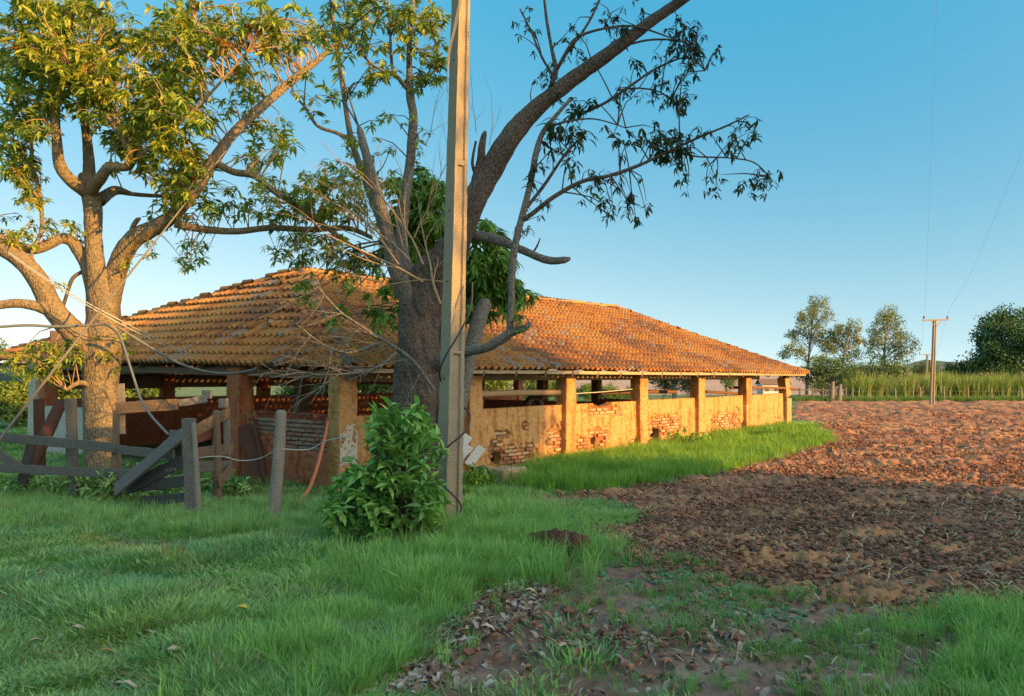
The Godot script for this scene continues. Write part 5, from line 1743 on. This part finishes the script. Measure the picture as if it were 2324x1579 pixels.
func make_litter() -> void:
	# soil clods
	var meshes := []
	for k in 3:
		var mb := MB.new()
		rough_box(mb, Transform3D(Basis(), Vector3(k * 7.0, 1, 2)), Vector3(1.0, 0.75, 0.85), 0.14, 0.34, 0.42, 2.2)
		for i in mb.v.size():
			mb.v[i] -= Vector3(k * 7.0, 1, 2)
		meshes.append(mb.mesh(M.clod))
	var patch := []
	for k in 4:
		var mb := MB.new()
		for i in 22:
			var a := rnd(0, TAU)
			var o := Vector3(cos(a), 0, sin(a)) * sqrt(rnd(0, 1))
			var s := 0.045 * pow(rnd(0.2, 1.0), 2.0) * (1.0 if i > 0 else 2.2)
			mb.col = tint(Color(0.27, 0.125, 0.076), 0.4)
			rough_box(mb, Transform3D(Basis.from_euler(Vector3(rnd(-0.5, 0.5), rnd(0, TAU), rnd(-0.5, 0.5))).scaled(Vector3(s * 3.0, s * 2.0, s * 2.6)), o + Vector3.UP * s * 0.5), Vector3(1.0, 0.75, 0.85), 0.2, 0.5, 0.34, 30.0)
		patch.append(mb.mesh(M.clod))
	meshes = patch
	var xs := [[], [], [], []]
	var cs := [[], [], [], []]
	var n := 0
	var tries := 0
	while n < 3300 and tries < 60000:
		tries += 1
		var d := 5.0 * pow(64.0 / 5.0, rnd(0, 1))
		var x := rnd(-0.25, 0.75) * d
		var k := surf(x, -d)
		if k == 0: continue
		if k != 1 and rnd(0, 1) < 0.93: continue
		n += 1
		var w := rnd(0.2, 0.42) * (1.0 + 0.02 * d)
		var e := rng.randi() % 4
		xs[e].append(Transform3D(Basis.from_euler(Vector3(rnd(-0.05, 0.05), rnd(0, TAU), rnd(-0.05, 0.05))).scaled(Vector3.ONE * w), Vector3(x, gh(x, -d) + rnd(0.0, 0.04), -d)))
		cs[e].append(g1(rnd(0.8, 1.2)))
	var root := Node3D.new()
	root.name = "soil_clods"
	add_child(root)
	tag(root, "broken clods of red-brown soil strewn over the ploughed field", "clods", "", "stuff")
	for e in 4: many("clods", meshes[e], xs[e], cs[e], root)
	# straw and stalks
	var sm := MB.new()
	for i in 26:
		var a := rnd(0, TAU)
		var s := rnd(0.04, 0.17)
		var xf := Transform3D(Basis.from_euler(Vector3(rnd(-0.4, 0.4), rnd(0, TAU), rnd(-0.5, 0.5))).scaled(Vector3(s, s, s * rnd(0.7, 1.5))), Vector3(cos(a), 0, sin(a)) * sqrt(rnd(0, 1)) + Vector3.UP * rnd(0.0, 0.12))
		sm.col = tint([Color(0.42, 0.30, 0.16), Color(0.30, 0.19, 0.10), Color(0.52, 0.40, 0.25), Color(0.22, 0.13, 0.08)][rng.randi() % 4], 0.25)
		sm.quad(xf * Vector3(-0.5, 0, -0.06), xf * Vector3(-0.1, 0.10, -0.06), xf * Vector3(-0.1, 0.11, 0.06), xf * Vector3(-0.5, 0.01, 0.06))
		sm.quad(xf * Vector3(-0.1, 0.10, -0.06), xf * Vector3(0.5, 0.04, -0.03), xf * Vector3(0.5, 0.05, 0.03), xf * Vector3(-0.1, 0.11, 0.06))
	var smesh := sm.mesh(M.litter)
	var sx := []
	var sc := []
	for i in 2600:
		var d := 4.5 * pow(64.0 / 4.5, rnd(0, 1))
		var x := rnd(-0.3, 0.75) * d
		var k := surf(x, -d)
		if k == 0: continue
		if k == 1 and nz.get_noise_2d(x * 8.0, d * 12.0) < -0.15 and rnd(0, 1) < 0.75: continue
		if k != 1 and rnd(0, 1) < (0.9 if k == 2 else 0.72): continue
		var s := rnd(0.32, 0.5) * (1.0 + 0.015 * d)
		sx.append(Transform3D(Basis.from_euler(Vector3(rnd(-0.04, 0.04), rnd(0, TAU), rnd(-0.04, 0.04))).scaled(Vector3(s, s, s)), Vector3(x, gh(x, -d) + rnd(0.01, 0.05), -d)))
		sc.append(g1(rnd(0.6, 0.85) if k != 1 else rnd(0.75, 1.15)))
	var st := many("straw_litter", smesh, sx, sc, self)
	tag(st, "dry straw and chopped stalks scattered over the soil", "straw", "", "stuff")
	# curled dead leaves on the bare dirt
	var lm := MB.new()
	leaf(lm, Vector3(-0.5, 0, 0), Vector3(1, 0.5, 0), Vector3.UP, 1.05, 0.42, 1.1)
	var lmesh := lm.mesh(M.litter)
	var dx := []
	var dc := []
	var dp := [poly([[880, 1579], [960, 1460], [1060, 1380], [1150, 1330], [1260, 1335], [1220, 1400], [1050, 1470], [980, 1579]]), poly([[880, 1579], [1150, 1400], [1500, 1380], [2324, 1450], [2324, 1600]]), poly([[0, 1579], [0, 1300], [700, 1200], [1100, 1330], [900, 1579]])]
	for gi in 3:
		var gb := bounds(dp[gi])
		for i in [650, 500, 160][gi]:
			var q := rand_in(dp[gi], gb)
			if q.x > 1e8: continue
			if gi == 1 and surf(q.x, q.y) == 0: continue
			var s := rnd(0.05, 0.11)
			dx.append(Transform3D(Basis.from_euler(Vector3(rnd(-0.5, 0.5), rnd(0, TAU), rnd(-0.5, 0.5))).scaled(Vector3(s, s, s)), Vector3(q.x, gh(q.x, q.y) + rnd(0.015, 0.04), q.y)))
			dc.append(tint([Color(0.30, 0.22, 0.17), Color(0.2, 0.13, 0.09), Color(0.40, 0.31, 0.25), Color(0.3, 0.17, 0.09)][rng.randi() % 4], 0.25))
	var dl := many("leaf_litter", lmesh, dx, dc, self)
	tag(dl, "grey-brown curled dead leaves lying on the bare dirt", "leaf litter", "", "stuff")
	# single fallen leaves that stand out on the lawn
	var fm := []
	for c in [Color(0.5, 0.22, 0.05), Color(0.42, 0.18, 0.06), Color(0.5, 0.36, 0.25), Color(0.6, 0.42, 0.06)]:
		fm.append(mat(c, 0.7))
	var spots := [[830, 645, 0], [420, 1378, 0], [790, 1420, 0], [640, 1457, 0], [700, 1512, 0], [528, 1352, 3], [743, 1318, 2], [880, 1322, 3], [1040, 1190, 0], [620, 1195, 0], [250, 1495, 0], [402, 1492, 2], [300, 1575, 2], [1110, 1438, 2], [480, 1490, 1], [340, 1450, 2], [860, 1448, 0], [905, 1500, 1], [180, 1440, 2], [90, 1470, 2], [560, 1395, 3], [1290, 1480, 2], [1210, 1355, 2], [1180, 1360, 2]]
	for q in spots:
		if q[1] < 1100: continue
		var p := G(q[0], q[1]) + Vector3.UP * 0.06
		var o := MeshInstance3D.new()
		o.name = numbered("fallen_leaf")
		add_child(o)
		o.mesh = lmesh
		o.material_override = fm[q[2]]
		o.transform = Transform3D(Basis.from_euler(Vector3(rnd(-0.3, 0.3), rnd(-0.6, 0.6), rnd(-0.3, 0.3))).scaled(Vector3.ONE * rnd(0.11, 0.16)), p)
		tag(o, ["orange dry leaf fallen on the ground", "rust-brown dry leaf fallen on the ground", "pale tan dry leaf fallen on the ground", "yellow dry leaf fallen on the ground"][q[2]], "leaf", "fallen leaves on the ground")

func make_plants() -> void:
	for q in [[205, 1140, 0.6, 34, 0.45, "dark weed clump at the foot of the spreading tree"], [110, 1128, 0.5, 34, 0.5, "dark weed clump under the rails of the plank fence"], [330, 1140, 0.45, 30, 0.4, "weed clump under the gate's slanting brace"], [400, 1150, 0.4, 24, 0.35, "weed clump beside the split gate post"], [0, 1125, 0.45, 30, 0.5, "weed clump under the fence's short slanting board"], [150, 1135, 0.55, 26, 0.5, "leafy dark weed clump below the plank fence's lower rail"], [60, 1130, 0.45, 20, 0.5, "leafy weed clump at the open end of the plank fence"], [250, 1150, 0.75, 20, 0.25, "tall upright weed before the sagging gate"], [480, 1118, 0.5, 30, 0.5, "broad weed clump between the split post and the corral panel"], [545, 1125, 0.35, 20, 0.4, "low weed clump at the foot of the red-brown column"], [340, 1040, 0.9, 26, 0.5, "twiggy weed growing behind the sagging gate"]]:
		var b := G(q[0], q[1]) if q[1] > 1060 else onground(P(q[0], q[1], 12.8))
		small_plant("weed", q[5], b, q[2], q[3], q[4], LAWN, "weeds by the fence", 0.75)
	for q in [[1560, 1018, 0.62, 40, 0.55, "bushy weed in front of the barn's broken wall hole"], [1745, 998, 0.45, 26, 0.45, "smaller bushy weed before the barn's last wall"], [1085, 1110, 0.5, 24, 0.35, "leafy weed beside the drain block"], [1030, 1130, 0.4, 18, 0.3, "leafy weed behind the concrete pole"], [1490, 1005, 0.3, 6, 0.1, "young upright weed in the wall hole"]]:
		small_plant("weed", q[5], G(q[0], q[1]), q[2], q[3], q[4], FRESH, "weeds along the barn", 0.8)

# ------------------------------------------------------------------ far things
func far_tree(called: String, label: String, base: Vector3, h: float, trunk_r: float, blobs: Array, pal: Array, bark: Material, sc: float, group := "", cat := "tree") -> Node3D:
	# blobs: [x, y, z, radius, clumps] from the base, in metres
	var t := thing(called, label, cat, base, group)
	var mb := MB.new()
	var topb: Array = blobs[0]
	for b in blobs:
		if b[1] > topb[1]: topb = b
	var tp := base + Vector3(topb[0] * 0.7, topb[1], topb[2] * 0.7)
	var fork := base + Vector3(topb[0] * 0.15, h * 0.35, 0)
	tube(mb, [base - Vector3.UP * 0.3, fork, tp], [trunk_r, trunk_r * 0.75, trunk_r * 0.2], 9, 0.8, 0.08, 2.0)
	obj("trunk", mb, bark, t)
	mb = MB.new()
	var xs := {}
	for b in blobs:
		var c := base + Vector3(b[0], b[1], b[2])
		var s := fork.lerp(tp, clampf((b[1] - h * 0.35) / maxf(topb[1] - h * 0.35, 0.1) - 0.25, 0.0, 1.0))
		tube(mb, [s, s.lerp(c, 0.5) + Vector3.UP * 0.12 * s.distance_to(c), c], [trunk_r * 0.35, trunk_r * 0.22, trunk_r * 0.08], 6, 0.6)
		for i in b[4]:
			var d := Vector3(rng.randfn(), rng.randfn() * 0.75, rng.randfn())
			d = d.normalized() * pow(rnd(0, 1), 0.4) * b[3]
			var m: Mesh = M.tufts[rng.randi() % 3]
			if not xs.has(m): xs[m] = [[], []]
			xs[m][0].append(Transform3D(Basis.from_euler(Vector3(rnd(-3, 3), rnd(-3, 3), 0)).scaled(Vector3.ONE * sc * rnd(0.7, 1.3)), c + d))
			xs[m][1].append(tint(pal[rng.randi() % pal.size()], 0.25))
	obj("limbs", mb, bark, t)
	for m in xs: many("crown", m, xs[m][0], xs[m][1], t)
	return t

func rand_blobs(n: int, w: float, h0: float, h1: float, r: float, cl: int, taper := 0.5) -> Array:
	var o := []
	for i in n:
		var f := rnd(0, 1)
		var k := w * (1.0 - taper * f) * sqrt(rnd(0, 1))
		var a := rnd(0, TAU)
		o.append([cos(a) * k, lerpf(h0, h1, f), sin(a) * k, r * rnd(0.7, 1.25), cl])
	return o

const EUC := [Color(0.19, 0.24, 0.10), Color(0.15, 0.20, 0.09), Color(0.24, 0.26, 0.11), Color(0.26, 0.25, 0.09)]

# a tree whose crown clumps are read from view pixels [vx, vy, r px, clumps] at one distance
func px_tree(called: String, label: String, vx: float, d: float, tr: float, px: Array, pal: Array, bark: Material, sc: float, deep := 2.0) -> void:
	var base := onground(P(vx, 900, d))
	var bl := []
	for q in px:
		var p := P(q[0], q[1], d) - base
		bl.append([p.x, p.y, rnd(-deep, deep), q[2] * d / F, q[3]])
	var hi := 0.0
	for b in bl: hi = maxf(hi, b[1])
	far_tree(called, label, base, hi, tr, bl, pal, bark, sc)

func make_far() -> void:
	# power line poles
	var pb := G(2114, 918)
	pb = onground(P(2114, 918, 74.0))
	var tops := []
	for q in [[pb, P(2121, 724, 74.0), 1.15, "concrete power pole with a wooden crossarm standing in the ploughed field"], [onground(P(2102, 905, 140.0)), P(2104, 803, 140.0), 1.5, "farther power pole with a small transformer beyond the cane"]]:
		var t := thing("power_pole", q[3], "pole", q[0])
		var b: Vector3 = q[0]
		var tp: Vector3 = q[1]
		var mb := MB.new()
		for s in [-1.0, 1.0]:
			var off := Vector3(0.13 * s, 0, 0)
			bar(mb, b + off - Vector3.UP * 0.5, tp + off * 0.5, 0.09, 0.3, Vector3.RIGHT, 0.0, 0.01, 3.0)
		bar(mb, b - Vector3.UP * 0.5, tp, 0.2, 0.12, Vector3.RIGHT, 0.0, 0.01, 3.0)
		obj("shaft", mb, M.concrete_far, t)
		mb = MB.new()
		var w: float = q[2]
		bar(mb, tp + Vector3(-w, -0.12, 0.15), tp + Vector3(w, -0.05, 0.15), 0.13, 0.11, Vector3.UP, 0.0, 0.01, 3.0)
		obj("crossarm", mb, M.concrete_far, t)
		for s in [-1.0, 1.0]:
			mb = MB.new()
			bar(mb, tp + Vector3(s * 0.5, -0.15, 0.2), tp + Vector3(s * 0.08, -0.65, 0.2), 0.05, 0.03, Vector3.RIGHT, 0.0, 0.004, 3.0)
			obj("brace", mb, M.concrete_far, t)
			mb = MB.new()
			var ip := tp + Vector3(s * w * 0.9, 0.0, 0.15)
			tube(mb, [ip, ip + Vector3.UP * 0.1, ip + Vector3.UP * 0.2, ip + Vector3.UP * 0.26], [0.03, 0.07, 0.08, 0.03], 8, 0.1)
			obj("insulator", mb, M.wood_dark, t)
		if q[2] > 1.2:
			mb = MB.new()
			tube(mb, [tp + Vector3(0.5, -1.9, 0), tp + Vector3(0.5, -1.0, 0)], [0.3, 0.3], 10, 1.0)
			obj("transformer", mb, M.steel, t)
		tops.append([tp, w])
	for s in [-1.0, 1.0]:
		var t := thing("power_line", "thin power wire strung high over the field from the far poles", "wire", tops[0][0], "power wires over the field")
		var mb := MB.new()
		var a: Vector3 = tops[0][0] + Vector3(s * 1.0, 0.26, 0.15)
		var c: Vector3 = tops[1][0] + Vector3(s * 1.3, 0.26, 0.15)
		var e: Vector3 = P(2128 if s < 0 else 2420, -60 if s < 0 else 120, 18.0)
		tube(mb, [c, c.lerp(a, 0.5) - Vector3.UP * 0.8, a, a.lerp(e, 0.5) - Vector3.UP * 0.5, e, e + (e - a) * 1.2], [0.008, 0.007, 0.006, 0.004, 0.002, 0.002], 5, 4.0)
		obj("strand", mb, M.steel, t)
	# gum trees
	var gum: Material = M.bark_grey
	px_tree("eucalyptus", "tallest slender gum tree with an open airy crown behind the barn's far corner", 1830, 118.0, 0.24, [[1862, 690, 25, 31], [1838, 712, 23, 26], [1815, 728, 18, 19], [1850, 740, 26, 31], [1870, 716, 17, 15], [1830, 755, 25, 26], [1800, 760, 14, 15], [1855, 772, 23, 22], [1795, 795, 20, 19], [1820, 800, 18, 15], [1835, 822, 25, 19], [1790, 805, 12, 10]], EUC, gum, 1.35)
	px_tree("eucalyptus", "shorter gum tree with a bushy rounded crown between the two airy gum trees", 1905, 116.0, 0.22, [[1938, 745, 20, 26], [1912, 752, 23, 31], [1890, 770, 23, 31], [1925, 780, 26, 31], [1885, 792, 18, 19], [1950, 770, 12, 15], [1910, 810, 26, 22], [1945, 808, 23, 19]], EUC, gum, 1.35)
	px_tree("eucalyptus", "tall spreading gum tree with a ragged crown beside the power pole", 2005, 120.0, 0.26, [[2012, 718, 23, 26], [1990, 728, 20, 22], [2030, 742, 26, 34], [2000, 755, 26, 31], [2050, 765, 20, 22], [1980, 775, 23, 22], [2025, 785, 26, 31], [2060, 785, 14, 12], [1995, 802, 26, 22], [2040, 812, 25, 19], [2065, 800, 12, 7], [1965, 790, 20, 15]], EUC, gum, 1.35)
	# lower bushy trees before them
	var lt := [Color(0.11, 0.17, 0.045), Color(0.09, 0.14, 0.045), Color(0.15, 0.2, 0.05)]
	px_tree("tree", "round dark green tree at the barn's far corner before the gum trees", 1868, 95.0, 0.3, [[1860, 830, 28, 40], [1890, 838, 30, 40], [1840, 856, 26, 30], [1878, 862, 32, 40], [1915, 860, 26, 30], [1850, 880, 18, 14], [1900, 882, 18, 14]], lt, gum, 1.3)
	px_tree("tree", "low spreading light green tree standing over the cane", 1975, 100.0, 0.25, [[1950, 842, 28, 34], [1985, 836, 28, 34], [2020, 846, 26, 30], [1925, 852, 22, 22], [2045, 840, 26, 18]], [Color(0.13, 0.19, 0.05), Color(0.11, 0.16, 0.04)], gum, 1.4)
	px_tree("tree", "small dark tree far behind the cane beside the power pole", 2090, 170.0, 0.3, [[2078, 842, 14, 20], [2098, 838, 14, 20], [2115, 846, 12, 14]], DARK, gum, 2.0)
	px_tree("tree", "huge dense dark green tree rising beyond the cane", 2300, 105.0, 0.8, [[2280, 735, 34, 60], [2320, 725, 36, 60], [2255, 765, 32, 60], [2300, 770, 44, 90], [2240, 800, 34, 60], [2280, 805, 44, 90], [2340, 775, 50, 90], [2215, 825, 28, 40], [2330, 820, 44, 70], [2260, 835, 36, 50], [2195, 838, 20, 24], [2400, 780, 60, 90], [2390, 730, 40, 60], [2400, 830, 40, 60]], [Color(0.06, 0.13, 0.05), Color(0.075, 0.15, 0.055), Color(0.05, 0.11, 0.045)], gum, 1.8, 3.0)
	px_tree("tree", "dark low tree at the near edge of the huge dense tree", 2165, 112.0, 0.3, [[2160, 842, 16, 24], [2185, 846, 16, 24], [2205, 846, 16, 20]], DARK, gum, 1.4)
	# trees and bushes seen through the barn
	px_tree("tree", "dark spreading tree seen through the barn's third opening", 1530, 62.0, 0.25, [[1500, 855, 22, 30], [1535, 850, 26, 34], [1565, 858, 22, 28], [1520, 872, 22, 22], [1555, 876, 18, 18]], DARK, gum, 0.9)
	px_tree("tree", "small young tree seen through the barn's fourth opening", 1650, 60.0, 0.12, [[1645, 852, 18, 16], [1660, 865, 14, 12], [1638, 868, 10, 8]], lt, gum, 0.8)
	var bush_pal := [Color(0.16, 0.22, 0.05), Color(0.2, 0.26, 0.05), Color(0.11, 0.16, 0.04)]
	var bp := [[1110, 55.0, "sunlit bush seen through the barn's first opening"], [1195, 58.0, "sunlit bush seen beside the log rail of the barn's first opening"], [1245, 60.0, "sunlit bush seen behind the barn's second column"], [1395, 80.0, "low bush seen through the barn's second opening"], [1340, 85.0, "small bush seen at the broken top of the half wall"], [850, 40.0, "yellow-green bush seen just beside the dark trunk"], [745, 38.0, "yellow-green bush seen through the back of the end bay"], [690, 38.0, "sunlit bush seen above the red back wall"], [310, 36.0, "sunlit bush seen below the cable through the end of the barn"], [130, 34.0, "sunlit hedge bush beyond the open end of the barn"], [40, 32.0, "tall hedge bush at the open end of the barn"], [-60, 30.0, "dense hedge bush past the open end of the barn"]]
	for q in bp:
		var b := onground(P(q[0], 895, q[1]))
		var hgt: float = (858.0 - 835.0) * q[1] / F + 1.7
		if q[0] > 1300: hgt *= 0.45
		far_tree("shrub", q[2], b, hgt, 0.06, rand_blobs(9, 1.4 * q[1] / 45.0, 0.5, hgt, 0.7, 26, 0.3), bush_pal, gum, 0.75, "", "shrub")
	px_tree("tree", "pale sunlit treetop showing over the far end of the roof", 15, 45.0, 0.25, [[10, 800, 30, 26], [45, 795, 24, 22], [-20, 805, 26, 22], [20, 825, 30, 26]], bush_pal, gum, 0.9)
	# cane behind the field fence
	var it := []
	for i in 2600:
		var vx := rnd(1925, 2460)
		var d := rnd(90.0, 112.0)
		var p := onground(P(vx, 900, d))
		var h := rnd(2.2, 3.3) * (1.0 + 0.35 * nz.get_noise_2d(vx * 0.9, 3.0))
		it.append([Transform3D(Basis.from_euler(Vector3(rnd(-0.1, 0.1), rnd(0, TAU), rnd(-0.1, 0.1))).scaled(Vector3(h * 0.8, h, h * 0.8)), p), tint([Color(0.24, 0.31, 0.08), Color(0.31, 0.35, 0.10), Color(0.18, 0.24, 0.065), Color(0.34, 0.33, 0.13)][rng.randi() % 4], 0.25), rng.randi() % 3])
	grass_set("cane", "tall dense stand of green cane along the far edge of the field", M.cane, it)
	it = []
	for i in 1500:
		var vx := rnd(1800, 2460)
		var d := rnd(85.0, 90.0)
		var p := onground(P(vx, 900, d))
		it.append([blade_xf(p, rnd(0.3, 0.8), 0.7), tint(Color(0.17, 0.26, 0.06), 0.25), rng.randi() % 4])
	grass_set("verge_grass", "strip of green verge grass at the far edge of the field", M.tall, it)
	# field fence
	var ff := thing("field_fence", "line of pale wooden posts with wire along the cane", "fence", onground(P(2100, 905, 86.0)))
	var prev := []
	for vx in [1935.0, 1975.0, 2032.0, 2088.0, 2142.0, 2197.0, 2250.0, 2318.0, 2390.0, 2460.0]:
		var b := onground(P(vx, 905, 86.0))
		var mb := MB.new()
		var hh := rnd(1.25, 1.5)
		tube(mb, [b - Vector3.UP * 0.2, b + Vector3.UP * hh], [0.085, 0.07], 8, 1.0, 0.1)
		obj("post", mb, M.wood_pale, ff)
		var now := [b + Vector3.UP * 0.5, b + Vector3.UP * 1.0]
		if prev.size():
			for e in 2:
				mb = MB.new()
				tube(mb, [prev[e], now[e]], [0.008, 0.008], 4, 6.0)
				obj("wire", mb, M.steel, ff)
		prev = now
	# paddock rails and trunks by the far corner
	var pk := thing("paddock_fence", "grey rail fence of a paddock beyond the barn's far corner", "fence", onground(P(1860, 900, 88.0)))
	var last := Vector3.ZERO
	for vx in [1690.0, 1730.0, 1770.0, 1815.0, 1845.0, 1868.0, 1892.0, 1920.0]:
		var b := onground(P(vx, 903, 88.0))
		var mb := MB.new()
		bar(mb, b - Vector3.UP * 0.2, b + Vector3.UP * 1.35, 0.16, 0.14, Vector3.RIGHT, 0.0)
		obj("post", mb, M.wood_grey, pk)
		if last != Vector3.ZERO:
			for hh in [0.55, 1.1]:
				mb = MB.new()
				bar(mb, last + Vector3.UP * hh, b + Vector3.UP * hh, 0.13, 0.05, Vector3.UP, 0.0)
				obj("rail", mb, M.wood_grey, pk)
		last = b
	for q in [[1887, "pale stump-like trunk standing by the paddock fence"], [1904, "thicker pale trunk at the end of the paddock fence"]]:
		var b := onground(P(q[0], 906, 85.5))
		var t := thing("tree_stump", q[1], "stump", b)
		var mb := MB.new()
		tube(mb, [b - Vector3.UP * 0.2, b + Vector3(0.05, 1.0, 0), b + Vector3(0.15, 2.0 if q[0] < 1900 else 1.7, 0)], [0.3, 0.22, 0.16], 10, 0.3, 0.15, 3.0)
		obj("trunk", mb, M.bark_grey, t)
	# a white shed far across the pasture, seen through the last opening
	var sb := onground(P(1755, 890, 150.0))
	var shd := thing("shed", "small white shed with a dark roof seen through the barn's last opening", "shed", sb)
	var m2 := MB.new()
	rough_box(m2, Transform3D(Basis(), sb + Vector3.UP * 1.0), Vector3(5.0, 2.2, 3.0), 0.02, 5.0, 0.0)
	obj("wall", m2, M.paintwhite, shd)
	m2 = MB.new()
	for s in [-1.0, 1.0]:
		m2.quad(sb + Vector3(-2.8, 2.0, s * 1.8), sb + Vector3(-2.8, 3.0, 0), sb + Vector3(2.8, 3.0, 0), sb + Vector3(2.8, 2.0, s * 1.8))
	obj("roof", m2, M.beam, shd)
	for i in 3:
		m2 = MB.new()
		rough_box(m2, Transform3D(Basis(), sb + Vector3(-1.6 + 1.6 * i, 1.2, 1.5)), Vector3(0.7, 0.8, 0.06), 0.01, 5.0, 0.0)
		obj("window", m2, M.wood_dark, shd)

# trees behind the camera's shoulder: their long shadow lies over the yard and the near field
func make_shade() -> void:
	var sdir := Vector3(0.82, 0, 0.57).normalized()
	var perp := Vector3(-sdir.z, 0, sdir.x)
	var pal := [Color(0.06, 0.10, 0.03), Color(0.075, 0.12, 0.03)]
	var row := [[-13.2, 13.7, 2.1, "tallest dense tree at the field end of the roadside row"], [-10.5, 14.3, 1.4, "slim dense tree second from the field in the roadside row"], [-9.8, 12.2, 0.8, "narrow dense tree between the slim and the broad trees of the roadside row"], [-6.4, 10.6, 2.1, "broad dense tree third from the field in the roadside row"], [-2.4, 10.7, 2.1, "round dense tree in the middle of the roadside row"], [1.6, 10.8, 2.1, "dense tree fifth from the field in the roadside row"], [5.8, 11.0, 2.1, "dense tree next to the last of the roadside row"], [10.2, 11.0, 2.1, "dense tree at the far end of the roadside row"]]
	for q in row:
		var p := onground(sdir * 20.8 + perp * q[0])
		var h: float = q[1]
		far_tree("shade_tree", q[3], p, h, 0.3, rand_blobs(34 if q[2] > 2.0 else 20, q[2] * 1.08, 0.9, h - 1.1, 1.4 if q[2] > 1.0 else 1.1, 34, 0.15), pal, M.bark_mid, 1.6, "roadside trees that shade the yard")

# ------------------------------------------------------------------ scene
# a clear evening sky: blue overhead, pale low down, deepest at a right angle to the sun, brightening round it
func sky_image(sd: Vector3, k: float) -> Image:
	var w := 512
	var h := 256
	var img := Image.create(w, h, false, Image.FORMAT_RGBF)
	for y in h:
		var el := PI * (0.5 - (y + 0.5) / h)
		for x in w:
			var az := TAU * (x + 0.5) / w  # the left edge of a panorama lies straight ahead (-z)
			var dv := Vector3(sin(az) * cos(el), sin(el), -cos(az) * cos(el))
			var e := rad_to_deg(maxf(el, 0.0))
			var cg := dv.dot(sd)
			var gam := rad_to_deg(acos(clampf(cg, -1.0, 1.0)))
			var c := Vector3(0.03, 0.365, 0.62).lerp(Vector3(0.70, 0.92, 0.92), exp(-e / 7.8))
			c *= 0.97 + 0.5 * cg * cg
			c += Vector3(0.45, 0.22, 0.0) * cg * cg * exp(-e / 20.0)
			c += Vector3(2.9, 2.5, 2.0) * exp(-gam * gam / (2.0 * 30.0 * 30.0))
			c += Vector3(2.0, 1.4, 0.7) * exp(-gam * gam / (2.0 * 11.0 * 11.0))
			if el < 0.0:
				c = c.lerp(Vector3(0.22, 0.19, 0.13), clampf(-el * 8.0, 0.0, 1.0))
			c *= k
			img.set_pixel(x, y, Color(c.x, c.y, c.z))
	return img

func _ready() -> void:
	rng.seed = 7
	nz.seed = 5; nz.frequency = 0.05; nz.fractal_octaves = 3
	nz2.seed = 9; nz2.frequency = 0.05; nz2.fractal_octaves = 2
	# camera, sky, sun
	var cam := Camera3D.new()
	cam.name = "camera"
	add_child(cam)
	cam.fov = rad_to_deg(2.0 * atan(789.5 / F))
	cam.near = 0.05
	cam.far = 20000.0
	cam.position = Vector3(0, CAM_H, 0)
	cam.rotation.x = atan((858.0 - 789.5) / F)
	cam_xf = cam.transform
	var env := Environment.new()
	env.background_mode = Environment.BG_SKY
	var expo := 1.9
	var sd := Vector3(0.82, 0.0, 0.57).normalized() * cos(deg_to_rad(15.0)) + Vector3.UP * sin(deg_to_rad(15.0))
	var sm := PanoramaSkyMaterial.new()
	sm.panorama = ImageTexture.create_from_image(sky_image(sd, 1.1 / expo))
	var sky := Sky.new()
	sky.sky_material = sm
	env.sky = sky
	env.tonemap_mode = Environment.TONE_MAPPER_LINEAR
	env.tonemap_exposure = expo
	env.ssao_enabled = true
	env.ssil_enabled = true
	env.sdfgi_enabled = true
	var we := WorldEnvironment.new()
	we.name = "world_environment"
	we.environment = env
	add_child(we)
	var sun := DirectionalLight3D.new()
	sun.name = "sun"
	add_child(sun)
	sun.look_at_from_position(sd * 50.0, Vector3.ZERO)
	sun.light_color = Color(1.0, 0.76, 0.38)
	sun.light_energy = 1.6
	sun.light_angular_distance = 0.5
	sun.shadow_enabled = true
	make_materials()
	make_ground()
	rng.seed = 101
	make_barn()
	make_shapes()
	rng.seed = 102
	make_left_tree()
	rng.seed = 103
	make_mid_tree()
	rng.seed = 104
	make_mango()
	rng.seed = 105
	make_bush()
	rng.seed = 106
	make_pole()
	rng.seed = 107
	make_yard()
	rng.seed = 108
	make_plants()
	rng.seed = 109
	make_litter()
	rng.seed = 110
	make_grass()
	rng.seed = 111
	make_far()
	rng.seed = 112
	make_shade()
